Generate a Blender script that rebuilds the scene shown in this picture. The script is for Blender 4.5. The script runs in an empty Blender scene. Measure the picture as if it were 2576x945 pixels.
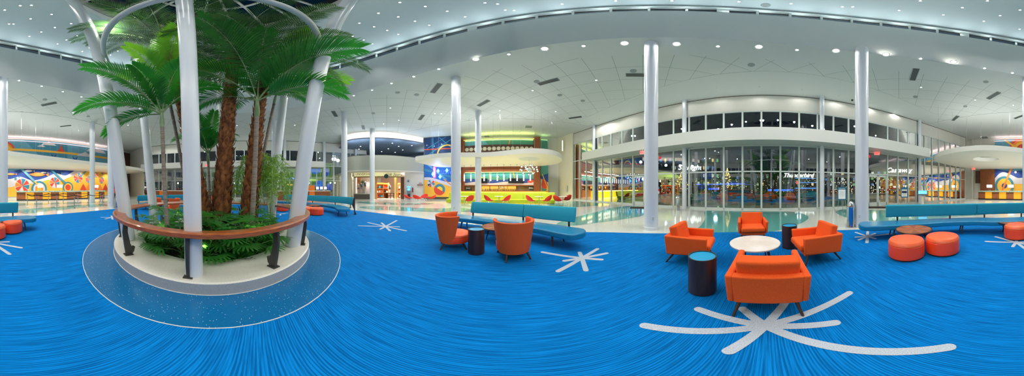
import bpy, math, random
from mathutils import Vector, Matrix
random.seed(7)
PI = math.pi
K = 2576 / (2 * PI)          # pixels per radian of the panorama
H = 1.45                     # eye height
COL = bpy.context.scene.collection
sin, cos, tan, R = math.sin, math.cos, math.tan, math.radians

def az(x): return (x - 1288) / K
def pol(x, d):
    t = az(x); return (d * sin(t), d * cos(t))
def dist(y, z=0.0): return (H - z) / tan((y - 472.5) / K)
def fl(x, y, z=0.0):
    """point of the horizontal plane at height z seen at photo pixel x, y"""
    return pol(x, dist(y, z))
def zat(y, d): return H + d * tan((472.5 - y) / K)

# ---------------------------------------------------------------- mesh helper
class MB:
    def __init__(s): s.v = []; s.f = []; s.m = []
    def add(s, vs, fs, mi=0, M=None):
        n = len(s.v)
        for p in vs:
            p = Vector(p)
            s.v.append(M @ p if M is not None else p)
        for f in fs:
            s.f.append([i + n for i in f]); s.m.append(mi)
        return s
    def box(s, c, d, mi=0, M=None, rz=0.0):
        x, y, z = d[0] / 2, d[1] / 2, d[2] / 2
        vs = [(-x, -y, -z), (x, -y, -z), (x, y, -z), (-x, y, -z), (-x, -y, z), (x, -y, z), (x, y, z), (-x, y, z)]
        T = Matrix.Translation(c) @ Matrix.Rotation(rz, 4, 'Z')
        if M is not None: T = M @ T
        return s.add(vs, [(0, 3, 2, 1), (4, 5, 6, 7), (0, 1, 5, 4), (1, 2, 6, 5), (2, 3, 7, 6), (3, 0, 4, 7)], mi, T)
    def tube(s, pts, r, n=10, mi=0, caps=True, M=None, closed=False):
        pts = [Vector(p) for p in pts]
        rs = r if isinstance(r, (list, tuple)) else [r] * len(pts)
        vs = []; N = len(pts); up = None
        for i, p in enumerate(pts):
            if closed: t = pts[(i + 1) % N] - pts[i - 1]
            else: t = pts[min(i + 1, N - 1)] - pts[max(i - 1, 0)]
            t = t.normalized() if t.length > 1e-9 else Vector((0, 0, 1))
            if up is None:
                up = Vector((0, 0, 1)) if abs(t.z) < .9 else Vector((1, 0, 0))
            a = t.cross(up)
            if a.length < 1e-6: a = t.cross(Vector((0, 1, 0)))
            a.normalize(); b = a.cross(t).normalized(); up = b
            for k in range(n):
                q = 2 * PI * k / n
                vs.append(p + (a * cos(q) + b * sin(q)) * rs[i])
        fs = []
        for i in range(N if closed else N - 1):
            j = (i + 1) % N
            for k in range(n):
                k2 = (k + 1) % n
                fs.append((i * n + k2, i * n + k, j * n + k, j * n + k2))
        if caps and not closed:
            fs.append(tuple(range(n))); fs.append(tuple((N - 1) * n + k for k in reversed(range(n))))
        return s.add(vs, fs, mi, M)
    def cyl(s, p0, p1, r0, r1=None, n=20, mi=0, M=None):
        return s.tube([p0, p1], [r0, r0 if r1 is None else r1], n, mi, True, M)
    def lathe(s, prof, n=32, c=(0, 0, 0), mi=0, M=None, cap0=True, cap1=True):
        vs = []
        for (r, z) in prof:
            for k in range(n):
                q = 2 * PI * k / n
                vs.append((c[0] + r * cos(q), c[1] + r * sin(q), c[2] + z))
        fs = []
        for i in range(len(prof) - 1):
            for k in range(n):
                k2 = (k + 1) % n
                fs.append((i * n + k, i * n + k2, (i + 1) * n + k2, (i + 1) * n + k))
        if cap0: fs.append(tuple(reversed(range(n))))
        if cap1: fs.append(tuple((len(prof) - 1) * n + k for k in range(n)))
        return s.add(vs, fs, mi, M)
    def prism(s, poly, z0, z1, mi=0, M=None):
        n = len(poly)
        a = sum(poly[i][0] * poly[(i + 1) % n][1] - poly[(i + 1) % n][0] * poly[i][1] for i in range(n))
        if a < 0: poly = list(reversed(poly))
        vs = [(p[0], p[1], z0) for p in poly] + [(p[0], p[1], z1) for p in poly]
        fs = [tuple(reversed(range(n))), tuple(range(n, 2 * n))] + [(i, (i + 1) % n, n + (i + 1) % n, n + i) for i in range(n)]
        return s.add(vs, fs, mi, M)
    def flat(s, poly, z, mi=0, M=None):
        n = len(poly)
        a = sum(poly[i][0] * poly[(i + 1) % n][1] - poly[(i + 1) % n][0] * poly[i][1] for i in range(n))
        if a < 0: poly = list(reversed(poly))
        return s.add([(p[0], p[1], z) for p in poly], [tuple(range(n))], mi, M)
    def sweep(s, path, prof, mi=0, closed=False, caps=True):
        """prof: closed outline of (offset to the left of the path, z)"""
        N = len(path); n = len(prof); vs = []
        for i in range(N):
            if closed: t = Vector(path[(i + 1) % N]) - Vector(path[i - 1])
            else: t = Vector(path[min(i + 1, N - 1)]) - Vector(path[max(i - 1, 0)])
            t = Vector((t[0], t[1])).normalized(); l = Vector((-t.y, t.x))
            for (o, z) in prof: vs.append((path[i][0] + l.x * o, path[i][1] + l.y * o, z))
        fs = []
        for i in range(N if closed else N - 1):
            j = (i + 1) % N
            for k in range(n):
                k2 = (k + 1) % n
                fs.append((i * n + k, i * n + k2, j * n + k2, j * n + k))
        if caps and not closed:
            fs.append(tuple(reversed(range(n)))); fs.append(tuple((N - 1) * n + k for k in range(n)))
        return s.add(vs, fs, mi)
    def ball(s, c, r, n=12, mi=0, sz=1.0, M=None):
        m = max(4, n // 2)
        prof = [(max(r * sin(PI * i / m), 1e-4), -r * sz * cos(PI * i / m)) for i in range(m + 1)]
        return s.lathe(prof, n, c, mi, M, False, False)
    def build(s, name, mats, parent=None, smooth=True, bev=0.0, seg=2, loc=None, rz=0.0, fix=True, angle=35):
        me = bpy.data.meshes.new(name)
        me.from_pydata([tuple(p) for p in s.v], [], s.f)
        if not isinstance(mats, (list, tuple)): mats = [mats]
        for m in mats: me.materials.append(m)
        if len(mats) > 1: me.polygons.foreach_set('material_index', s.m)
        me.update()
        if fix:
            import bmesh
            b = bmesh.new(); b.from_mesh(me); bmesh.ops.recalc_face_normals(b, faces=b.faces); b.to_mesh(me); b.free()
        if smooth:
            me.polygons.foreach_set('use_smooth', [True] * len(me.polygons))
            me.set_sharp_from_angle(angle=R(angle))
        o = bpy.data.objects.new(name, me); COL.objects.link(o)
        if parent is not None: o.parent = parent
        if loc is not None: o.location = loc
        o.rotation_euler.z = rz
        if bev:
            b = o.modifiers.new('bevel', 'BEVEL'); b.width = bev; b.segments = seg; b.limit_method = 'ANGLE'; b.angle_limit = R(40)
            b.harden_normals = False
        return o

def tag(o, label, cat, group=None):
    o['label'] = label; o['category'] = cat
    if group: o['group'] = group
    return o
def thing(name, label, cat, loc=(0, 0, 0), rz=0.0, group=None):
    o = bpy.data.objects.new(name, None); COL.objects.link(o)
    o.location = loc if len(loc) == 3 else (loc[0], loc[1], 0); o.rotation_euler.z = rz
    o.empty_display_size = .2
    return tag(o, label, cat, group)
def struct(o):
    o['kind'] = 'structure'; return o
def dup(root, loc=None, rz=None, label=None, group=None):
    r = root.copy(); COL.objects.link(r)
    if loc is not None: r.location = loc if len(loc) == 3 else (loc[0], loc[1], 0)
    if rz is not None: r.rotation_euler.z = rz
    if label: r['label'] = label
    if group: r['group'] = group
    for ch in list(root.children):
        c = ch.copy(); COL.objects.link(c); c.parent = r
        for g in list(ch.children):
            d = g.copy(); COL.objects.link(d); d.parent = c
    return r
def spline(P, n=8, closed=False):
    P = [Vector(p) for p in P]; out = []; N = len(P)
    for i in range(N if closed else N - 1):
        if closed: a, b, c, d = P[i - 1], P[i], P[(i + 1) % N], P[(i + 2) % N]
        else:
            b, c = P[i], P[i + 1]
            a = P[i - 1] if i > 0 else b * 2 - c
            d = P[i + 2] if i + 2 < N else c * 2 - b
        for k in range(n):
            t = k / n
            out.append(.5 * ((2 * b) + (c - a) * t + (2 * a - 5 * b + 4 * c - d) * t * t + (3 * b - a - 3 * c + d) * t ** 3))
    if not closed: out.append(P[-1])
    return out
def text_mesh(name, body, size, mat, M, ext=.004, shear=0.0, parent=None, align='CENTER', bold=0.0):
    cu = bpy.data.curves.new('lettering', 'FONT'); cu.body = body; cu.size = size; cu.extrude = ext; cu.shear = shear
    cu.align_x = align; cu.align_y = 'CENTER'; cu.offset = bold; cu.resolution_u = 3
    t = bpy.data.objects.new('lettering', cu); COL.objects.link(t)
    dg = bpy.context.evaluated_depsgraph_get(); dg.update()
    me = bpy.data.meshes.new_from_object(t.evaluated_get(dg))
    bpy.data.objects.remove(t); me.transform(M)
    me.materials.clear(); me.materials.append(mat)
    o = bpy.data.objects.new(name, me); COL.objects.link(o)
    if parent is not None: o.parent = parent
    return o

# ---------------------------------------------------------------- materials
def lin(h):
    if isinstance(h, (tuple, list)): return (*h, 1.0)[:4]
    h = h.lstrip('#'); c = [int(h[i:i + 2], 16) / 255 for i in (0, 2, 4)]
    return (*[x / 12.92 if x <= .04045 else ((x + .055) / 1.055) ** 2.4 for x in c], 1.0)
def mat(name, col, rough=.6, metal=0.0, spec=.5, emit=None, es=0.0, coat=0.0):
    m = bpy.data.materials.new(name); m.use_nodes = True
    p = m.node_tree.nodes['Principled BSDF']
    p.inputs['Base Color'].default_value = lin(col); p.inputs['Roughness'].default_value = rough
    p.inputs['Metallic'].default_value = metal; p.inputs['Specular IOR Level'].default_value = spec
    if coat: p.inputs['Coat Weight'].default_value = coat; p.inputs['Coat Roughness'].default_value = .08
    if emit is not None:
        p.inputs['Emission Color'].default_value = lin(emit); p.inputs['Emission Strength'].default_value = es
    m.diffuse_color = lin(col)
    return m
def NT(m): return m.node_tree.nodes, m.node_tree.links, m.node_tree.nodes['Principled BSDF']
def noisy(m, c1, c2, scale=8.0, stretch=(1, 1, 1), detail=4.0, bump=0.0, lo=.35, hi=.65, kind='NOISE', coord='Object'):
    """two-tone noise on the base colour, optionally with bump"""
    N, L, p = NT(m)
    tc = N.new('ShaderNodeTexCoord'); mp = N.new('ShaderNodeMapping'); mp.inputs['Scale'].default_value = stretch
    L.new(tc.outputs[coord], mp.inputs['Vector'])
    if kind == 'VORONOI':
        t = N.new('ShaderNodeTexVoronoi'); t.inputs['Scale'].default_value = scale; fac = t.outputs['Distance']
    else:
        t = N.new('ShaderNodeTexNoise'); t.inputs['Scale'].default_value = scale; t.inputs['Detail'].default_value = detail; fac = t.outputs['Fac']
    L.new(mp.outputs['Vector'], t.inputs['Vector'])
    r = N.new('ShaderNodeValToRGB'); e = r.color_ramp.elements
    e[0].position = lo; e[0].color = lin(c1); e[1].position = hi; e[1].color = lin(c2)
    L.new(fac, r.inputs['Fac']); L.new(r.outputs['Color'], p.inputs['Base Color'])
    if bump:
        b = N.new('ShaderNodeBump'); b.inputs['Strength'].default_value = bump; b.inputs['Distance'].default_value = .01
        L.new(fac, b.inputs['Height']); L.new(b.outputs['Normal'], p.inputs['Normal'])
    return m
def specks(m, base, s1, s2, scale=60.0):
    """terrazzo: chips of two tones in a base"""
    N, L, p = NT(m)
    tc = N.new('ShaderNodeTexCoord')
    v = N.new('ShaderNodeTexVoronoi'); v.inputs['Scale'].default_value = scale
    L.new(tc.outputs['Object'], v.inputs['Vector'])
    sep = N.new('ShaderNodeSeparateColor'); L.new(v.outputs['Color'], sep.inputs['Color'])
    r = N.new('ShaderNodeValToRGB'); r.color_ramp.interpolation = 'CONSTANT'
    e = r.color_ramp.elements; e[0].position = 0; e[0].color = lin(s1); e[1].position = .12; e[1].color = lin(base)
    x = r.color_ramp.elements.new(.86); x.color = lin(s2)
    L.new(sep.outputs['Red'], r.inputs['Fac'])
    n = N.new('ShaderNodeTexNoise'); n.inputs['Scale'].default_value = .6; L.new(tc.outputs['Object'], n.inputs['Vector'])
    mx = N.new('ShaderNodeMix'); mx.data_type = 'RGBA'; mx.inputs['Factor'].default_value = .35
    L.new(r.outputs['Color'], mx.inputs['A']); mx.inputs['B'].default_value = lin(base)
    L.new(mx.outputs['Result'], p.inputs['Base Color'])
    return m
def emis(name, col, st): return mat(name, (0.02, 0.02, 0.02), .5, emit=col, es=st)

M = {}
M['white'] = mat('white_paint', '#d3d6d2', .55)
M['canopy'] = mat('canopy_paint', '#e6e3da', .55)
M['wall'] = mat('wall_paint', '#d6d5cd', .6)
M['column'] = mat('column_paint', '#d6dce4', .28)
M['cream'] = mat('cream_wall', '#e4dfca', .6)
M['fascia'] = mat('fascia_paint', '#c3cbcb', .6)
M['greywall'] = mat('grey_green_paint', '#a4a89f', .6)
M['alum'] = mat('mullion_paint', '#c9d2cf', .4)
M['chrome'] = mat('chrome', '#d8dde2', .12, 1.0)
M['steel'] = mat('brushed_steel', '#b8bcbf', .3, 1.0)
M['darkmetal'] = mat('dark_bronze_metal', '#4a4844', .45, .4)
M['black'] = mat('black', '#15161a', .5)
M['walnut'] = noisy(mat('dark_walnut', '#3a231d', .38), '#2b1a18', '#46302a', 6, (1, 1, .15), 5)
M['teak'] = noisy(mat('rail_wood', '#9a4f24', .35, coat=.3), '#8a4220', '#b0622c', 3, (3, 3, 30), 6)
M['wood'] = noisy(mat('panel_wood', '#8a4d26', .45), '#7a4120', '#9c5b30', 9, (6, 6, .3), 5)
M['wooddark'] = noisy(mat('dark_panel_wood', '#4a2a1c', .5), '#3c2218', '#5a3422', 9, (6, 6, .3), 5)
M['orange'] = noisy(mat('orange_tweed', '#e8500e', .9), '#e24608', '#fa6a1c', 300, (1, 1, 1), 2, .2)
M['orangefab'] = noisy(mat('rust_orange_fabric', '#d9531d', .88), '#d24a18', '#ee6c2e', 280, (1, 1, 1), 2, .2)
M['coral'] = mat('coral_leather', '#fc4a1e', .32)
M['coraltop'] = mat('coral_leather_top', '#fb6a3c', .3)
M['red'] = mat('red_fabric', '#dc2a18', .6)
M['tealback'] = noisy(mat('teal_fabric', '#168aa8', .85), '#1590ae', '#22a6c0', 160, (1, 1, 1), 2, .1)
M['tealseat'] = mat('blue_vinyl', '#0a7cac', .3)
M['lime'] = mat('lime_vinyl', '#a5b800', .4)
M['marble'] = noisy(mat('white_stone_top', '#efe5dc', .3), '#e9dcd2', '#f5eeea', 3, (1, 1, 1), 6)
M['lacquer'] = mat('blue_lacquer', '#1c9fd6', .2)
M['carpet'] = mat('blue_carpet', '#0a84dc', .95, spec=.1)
N, L, p = NT(M['carpet'])
tc = N.new('ShaderNodeTexCoord'); mp = N.new('ShaderNodeMapping'); mp.inputs['Scale'].default_value = (2.0, 75, 1)
L.new(tc.outputs['Object'], mp.inputs['Vector'])
n1 = N.new('ShaderNodeTexNoise'); n1.inputs['Scale'].default_value = 1.0; n1.inputs['Detail'].default_value = 2.5; n1.inputs['Roughness'].default_value = .6
L.new(mp.outputs['Vector'], n1.inputs['Vector'])
r1 = N.new('ShaderNodeValToRGB'); r1.color_ramp.elements[0].position = .40; r1.color_ramp.elements[0].color = lin('#005c9e')
r1.color_ramp.elements[1].position = .60; r1.color_ramp.elements[1].color = lin('#0480d2')
wv = N.new('ShaderNodeTexWave'); wv.bands_direction = 'Y'; wv.inputs['Scale'].default_value = 16.0; wv.inputs['Distortion'].default_value = .6; wv.inputs['Detail Scale'].default_value = .3
L.new(tc.outputs['Object'], wv.inputs['Vector'])
ad = N.new('ShaderNodeMix'); ad.inputs['Factor'].default_value = .16
L.new(n1.outputs['Fac'], ad.inputs['A']); L.new(wv.outputs['Fac'], ad.inputs['B']); L.new(ad.outputs['Result'], r1.inputs['Fac'])
L.new(r1.outputs['Color'], p.inputs['Base Color'])
b1 = N.new('ShaderNodeBump'); b1.inputs['Strength'].default_value = .3; b1.inputs['Distance'].default_value = .006
L.new(n1.outputs['Fac'], b1.inputs['Height']); L.new(b1.outputs['Normal'], p.inputs['Normal'])
M['star'] = noisy(mat('pale_carpet_inlay', '#c4cdd8', .95, spec=.1), '#a2aebd', '#c6ced8', 120, (1, 1, 1), 2)
M['terrazzo'] = specks(mat('pale_terrazzo', '#d4dad2', .07), '#d6dbd2', '#b4bcb4', '#ecf0ea', 110)
M['tealterrazzo'] = specks(mat('teal_terrazzo', '#6fb5ad', .07), '#5fa9a2', '#54999a', '#74b6b0', 110)
M['blueterrazzo'] = specks(mat('blue_terrazzo', '#1272ac', .22), '#0d659c', '#0b5e92', '#1272aa', 170)
N, L, p = NT(M['blueterrazzo'])
tc = N.new('ShaderNodeTexCoord'); v = N.new('ShaderNodeTexVoronoi'); v.inputs['Scale'].default_value = 28
L.new(tc.outputs['Object'], v.inputs['Vector'])
r = N.new('ShaderNodeValToRGB'); r.color_ramp.interpolation = 'CONSTANT'; r.color_ramp.elements[0].color = (1, 1, 1, 1); r.color_ramp.elements[1].position = .1; r.color_ramp.elements[1].color = (0, 0, 0, 1)
L.new(v.outputs['Distance'], r.inputs['Fac'])
mx = N.new('ShaderNodeMix'); mx.data_type = 'RGBA'; L.new(r.outputs['Color'], mx.inputs['Factor'])
L.new(p.inputs['Base Color'].links[0].from_socket, mx.inputs['A']); mx.inputs['B'].default_value = lin('#d8e4ec'); L.new(mx.outputs['Result'], p.inputs['Base Color'])
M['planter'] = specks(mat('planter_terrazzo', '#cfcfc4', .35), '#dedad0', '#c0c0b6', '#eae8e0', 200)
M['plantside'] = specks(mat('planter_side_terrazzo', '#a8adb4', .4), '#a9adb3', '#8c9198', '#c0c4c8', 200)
M['soil'] = noisy(mat('soil', '#1d1a10', .95), '#14120b', '#2c2718', 14, (1, 1, 1), 6, .5)
M['ceil'] = mat('ceiling_paint', '#c6cdca', .7)
N, L, p = NT(M['ceil'])
tc = N.new('ShaderNodeTexCoord'); mp = N.new('ShaderNodeMapping'); mp.inputs['Rotation'].default_value = (0, 0, R(46))
L.new(tc.outputs['Object'], mp.inputs['Vector'])
bk = N.new('ShaderNodeTexBrick'); bk.offset = 0.0; bk.inputs['Scale'].default_value = 1.0
bk.inputs['Brick Width'].default_value = 1.25; bk.inputs['Row Height'].default_value = 1.25; bk.inputs['Mortar Size'].default_value = .012
bk.inputs['Color1'].default_value = lin('#c6cdca'); bk.inputs['Color2'].default_value = lin('#c6cdca'); bk.inputs['Mortar'].default_value = lin('#8f9a98')
bk.inputs['Mortar Smooth'].default_value = 0
L.new(mp.outputs['Vector'], bk.inputs['Vector']); L.new(bk.outputs['Color'], p.inputs['Base Color'])
M['ceilplain'] = mat('ceiling_plain', '#c6cdca', .7)
M['ceilcore'] = mat('upper_ceiling', '#cbd8da', .7)
M['darkglass'] = mat('night_skylight', '#06121f', .08)
M['slot'] = mat('clerestory_glass', '#8494a6', .2)
def glass(name, tint, fac, rough=0.0):
    m = bpy.data.materials.new(name); m.use_nodes = True
    N = m.node_tree.nodes; L = m.node_tree.links; N.remove(N['Principled BSDF']); out = N['Material Output']
    t = N.new('ShaderNodeBsdfTransparent'); t.inputs['Color'].default_value = lin(tint)
    g = N.new('ShaderNodeBsdfGlossy'); g.inputs['Roughness'].default_value = rough; g.inputs['Color'].default_value = (1, 1, 1, 1)
    fr = N.new('ShaderNodeFresnel'); fr.inputs['IOR'].default_value = 1.5
    mt = N.new('ShaderNodeMath'); mt.operation = 'MULTIPLY_ADD'; mt.inputs[1].default_value = .9; mt.inputs[2].default_value = fac; mt.use_clamp = True
    L.new(fr.outputs['Fac'], mt.inputs[0]); mx = N.new('ShaderNodeMixShader')
    L.new(mt.outputs['Value'], mx.inputs['Fac']); L.new(t.outputs['BSDF'], mx.inputs[1]); L.new(g.outputs['BSDF'], mx.inputs[2])
    L.new(mx.outputs['Shader'], out.inputs['Surface']); return m
M['glass'] = glass('window_glass', (.62, .70, .62), .22)
M['glassdark'] = glass('clerestory_dark_glass', (.22, .27, .3), .05)
M['clear'] = glass('clear_globe_glass', (.95, .95, .95), .04)
M['lamp'] = emis('lamp_glow', '#f4fff6', 8)
M['lampbright'] = emis('lamp_glow_bright', '#fff4e4', 60)
M['trimring'] = mat('downlight_trim', '#e4e6e4', .4)
M['grille'] = noisy(mat('speaker_grille', '#8d9796', .6), '#7e8887', '#98a2a0', 200)
M['neonwhite'] = emis('neon_white', '#ffffff', 6)
M['shade'] = emis('lamp_shade_glow', '#fff8ee', 2.2)
M['exitred'] = emis('exit_red', '#ff2a2a', 3.0)
M['discs'] = mat('cream_disc', '#d6cdb4', .6)
M['limeglow'] = emis('lime_glow', '#d8ff90', 2.5)
M['yellowglow'] = emis('yellow_glow', '#ffe040', 3)
M['yellowpanel'] = mat('yellow_panel', '#d8c000', .4, emit='#f0d000', es=.5)
M['amber'] = mat('amber_backlit', '#e0b860', .4, emit='#f4c050', es=.7)
M['dimshelf'] = mat('shelf_back', '#8a7a60', .5)
M['tubeglow'] = emis('tube_glow', '#ffffff', 1.8)
M['tvscreen'] = mat('tv_screen', '#141a26', .15)
M['neonpink'] = emis('neon_pink', '#ff4a9c', 2.0)
M['neonblue'] = emis('neon_blue', '#4a6cff', 1.6)
M['neoncyan'] = emis('neon_cyan', '#58d8ff', 6)
M['greentop'] = noisy(mat('green_stone_top', '#8fa493', .3), '#748a7c', '#a9bcab', 9, (1, 1, 1), 8)
M['gold'] = mat('gold_slat', '#d8a22a', .4, emit='#f0a818', es=.6)
M['goldpanel'] = mat('gold_backlit', '#c08a20', .5, emit='#f0b020', es=.35)
M['orangepanel'] = mat('orange_laminate', '#f07a1a', .4)
M['bluegrey'] = mat('blue_grey_paint', '#6f7f92', .6)
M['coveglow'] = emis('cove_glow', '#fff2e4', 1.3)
M['creamglow'] = mat('cream_sign', '#ece4b4', .5, emit='#f4ecb0', es=.35)
M['bronze'] = mat('bronze_edge', '#7a5a2a', .4, .5)
M['signdark'] = mat('sign_letters', '#2a2418', .5)
M['badge'] = mat('badge_green', '#123c44', .4)
M['woodlight'] = noisy(mat('pale_wood', '#c08a4a', .5), '#b07a3c', '#d09a5a', 8, (5, 5, .4), 4)
M['yellowpillar'] = mat('yellow_pillar', '#f0dc80', .5)
M['plinth'] = mat('dark_plinth', '#57504a', .4)
M['shopwall'] = mat('shop_wall', '#c09a86', .6)
M['pinkwall'] = mat('pale_pink_wall', '#dcc8c4', .6)
M['mannequin'] = mat('mannequin_white', '#e8e4de', .4)
M['navycloth'] = mat('navy_cloth', '#1c2648', .8); M['purplecloth'] = mat('purple_cloth', '#3c2850', .8)
M['greycloth'] = mat('grey_cloth', '#9a9ca4', .8); M['creamcloth'] = mat('cream_cloth', '#e8dcd0', .8); M['tealcloth'] = mat('teal_cloth', '#1c7f96', .8)
M['bluescreen'] = emis('blue_screen', '#58b8ff', 2.2)
M['darkred'] = mat('dark_red', '#8a1418', .5); M['brownsign'] = mat('brown_sign', '#7a4a3c', .5)
M['tealboard'] = mat('teal_board', '#10607e', .5); M['paper'] = mat('paper', '#dfe4e6', .7)
M['mat'] = noisy(mat('door_mat', '#2c2422', .95), '#221c1a', '#3c302a', 30, (1, 1, 1), 3)
M['exitpink'] = mat('exit_panel', '#f0c8c8', .4, emit='#ff5048', es=.8)
M['grillegrey'] = mat('grille_grey', '#7c8886', .5)
M['paving'] = noisy(mat('paving', '#8a8478', .85), '#7a7468', '#989286', 3)
M['orangeball'] = mat('orange_ball', '#f07a18', .35)
M['turq'] = mat('turquoise_slat', '#2c8fa0', .5); M['turqdark'] = mat('turquoise_leg', '#1f5f6c', .5)
M['blockdark'] = mat('night_block', '#3a4044', .8); M['blockpale'] = mat('block_pale', '#6c787a', .8)
M['trunkred'] = mat('trunk_red', '#7a4038', .8)
M['gameswall'] = mat('green_games_wall', '#8fb868', .7)
# ================================================================ SHELL
CX, CY = -4.1, -1.15          # centre of the planter and of the oval ceiling opening
EA, EB = 9.75, 8.05
ZC, ZT, ZD = 8.36, 11.55, 12.45
def ell(t, k=0.0): return (CX + (EA + k) * cos(t), CY + (EB + k) * sin(t))
NE = 144
ET = [2 * PI * i / NE for i in range(NE)]
# outer line of the room at ceiling level: the two glass arcs and the end walls
ER, ECX, ECY = 57.78, -47.09, -1.08      # east glass arc
WR, WCX, WCY = 57.8, 34.9, -1.1          # west glass arc
def east(y, k=0.0):
    return (ECX + math.sqrt((ER + k) ** 2 - (y - ECY) ** 2), y)
def west(y, k=0.0):
    return (WCX - math.sqrt((WR + k) ** 2 - (y - WCY) ** 2), y)

# floor
b = MB(); b.flat([(-26, -24), (11.5, -24), (11.5, 25), (-26, 25)], 0.0)
struct(b.build('floor', M['terrazzo'], smooth=False))
def pix_poly(pts, n=6): return [tuple(p)[:2] for p in spline([(*fl(x, y), 0) for x, y in pts], n, True)]
inl = [
    [(1750, 584), (1764, 566), (1774, 548), (1772, 532), (1790, 529), (1840, 530), (1930, 531), (1990, 532), (2022, 538), (2034, 547), (2020, 559), (1990, 569), (1950, 581), (1850, 586)],
    [(2104, 531), (2108, 538), (2128, 546), (2160, 551), (2210, 556), (2290, 553), (2400, 545), (2500, 535), (2440, 524), (2300, 530), (2180, 527), (2130, 525)],
    [(1400, 563), (1440, 548), (1500, 533), (1545, 522), (1600, 517), (1622, 527), (1620, 540), (1570, 551), (1500, 560), (1440, 567)],
    [(1441, 506), (1470, 507), (1500, 509), (1530, 512), (1515, 516), (1470, 519), (1430, 521), (1380, 515)],
    [(905, 520), (960, 518), (1040, 522), (1110, 524), (1150, 522), (1200, 527), (1190, 532), (1110, 533), (1010, 530), (930, 526)],
    [(900, 507), (960, 509), (1020, 511), (1090, 510), (1070, 514), (990, 515), (920, 512)],
    [(45, 528), (110, 522), (190, 516), (250, 513), (270, 517), (200, 523), (120, 531), (60, 537)],
    [(40, 511), (130, 509), (220, 507), (270, 506), (262, 509), (180, 512), (90, 515), (40, 517)],
]

b = MB()
for q in inl: b.flat(pix_poly(q), 0.004)
struct(b.build('floor_surface', M['tealterrazzo'], smooth=False))
# carpet
cp = [(0, -7.8), (-1.75, -8.2), (-4, -8.45), (-7.4, -8.5), (-10.6, -7.6), (-13.2, -4.9), (-14.2, -1.2), (-13.4, 2.4), (-11.4, 4.6), (-8.6, 5.95), (-5.5, 6.5), (-3.5, 6.45), (-.5, 5.9), (2.3, 4.66), (3.5, 3.68), (4.7, 2.0), (5.2, .5), (5.25, -1.3), (4.98, -2.2), (4.3, -3.7), (3.2, -5.2), (1.9, -6.33), (1.0, -7.1)]
cpp = [tuple(p)[:2] for p in spline([(*p, 0) for p in cp], 6, True)]
b = MB(); b.prism(cpp, 0.0, .012)
carpet = struct(b.build('carpet_floor', M['carpet'], smooth=False))
def star(tips, c, w, name='starburst_marking'):
    """starburst woven in the carpet: tips are photo pixels on the floor"""
    b = MB(); c = Vector(fl(*c))
    for (x, y) in tips:
        e = Vector(fl(x, y)); d = e - c; L_ = d.length; d.normalize(); s = Vector((-d.y, d.x)) * (w / 2)
        pts = [c - s, e - s]
        pts += [e + d * (w / 2) * sin(q) - s * cos(q) for q in (R(30), R(60), R(90), R(120), R(150))]
        pts += [e + s, c + s]
        b.flat([(p.x, p.y) for p in pts], .014 + .0004 * len(b.f))
    o = b.build(name, M['star'], parent=carpet, smooth=False)
    return o
star([(1622, 820), (1757, 779), (1868, 778), (1983, 752), (2137, 738), (2102, 813), (2388, 874), (1834, 884)], (1925, 820), .088)
star([(1365, 635), (1420, 657), (1404, 683), (1474, 681), (1513, 654), (1526, 638), (1503, 627), (1458, 636)], (1464, 650), .088)
star([(903, 568), (926, 560), (960, 561), (998, 555), (1004, 571), (1021, 581), (981, 581), (957, 577)], (970, 570), .088)
star([(2153, 585), (2153, 597), (2161, 604), (2181, 611), (2202, 601), (2240, 589), (2201, 588), (2183, 583)], (2182, 595), .088)
star([(2481, 608), (2505, 596), (2548, 621), (2600, 640), (2629, 624), (2597, 609), (2560, 598)], (2556, 610), .088)
star([(255, 547), (265, 551), (283, 552), (313, 548), (300, 543), (280, 543)], (282, 547), .088)
star([(690, 538), (716, 538), (705, 542), (725, 536)], (706, 538), .088)

# planter apron: polished blue terrazzo ring with white metal edge lines
def ringpoly(r, n=96): return [(CX + r * cos(2 * PI * i / n), CY + r * sin(2 * PI * i / n)) for i in range(n)]
def ring_mesh(r0, r1, z0, z1, mi=0, n=96, b=None):
    b = b or MB()
    b.lathe([(r0, z0), (r1, z0), (r1, z1), (r0, z1), (r0, z0)], n, (CX, CY, 0), mi, None, False, False); return b
struct(ring_mesh(2.3, 3.02, 0.0, .016).build('floor_apron_surface', M['blueterrazzo']))
struct(ring_mesh(3.02, 3.03, 0.0, .019).build('trim_1', M['white']))
struct(ring_mesh(2.40, 2.412, 0.0, .019).build('trim_2', M['white']))

# main ceiling with the oval opening
def ray_out(t):
    """from ellipse direction out to the room edge rectangle"""
    dx, dy = EA * cos(t), EB * sin(t); k = 1e9
    for lim, v, o in ((12.4, dx, CX), (-26.5, dx, CX), (25.0, dy, CY), (-24.5, dy, CY)):
        if abs(v) > 1e-6:
            q = (lim - o) / v
            if q > 0: k = min(k, q)
    return (CX + dx * k, CY + dy * k)
b = MB(); vs = []
for t in ET: vs += [(*ell(t, 1.25), ZC), (*ray_out(t), ZC)]
b.add(vs, [(2 * i, 2 * i + 1, 2 * ((i + 1) % NE) + 1, 2 * ((i + 1) % NE)) for i in range(NE)])
struct(b.build('ceiling', M['ceil'], smooth=False))
b = MB(); vs = []
for t in ET: vs += [(*ell(t), ZC - .02), (*ell(t, 1.27), ZC - .02), (*ell(t, 1.27), ZC + .01), (*ell(t), ZC + .01)]
b.add(vs, [(4 * i + a, 4 * i + c, 4 * ((i + 1) % NE) + c, 4 * ((i + 1) % NE) + a) for i in range(NE) for a, c in ((0, 1), (1, 2), (2, 3))])
struct(b.build('ceiling_trim', M['ceilplain']))
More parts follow.
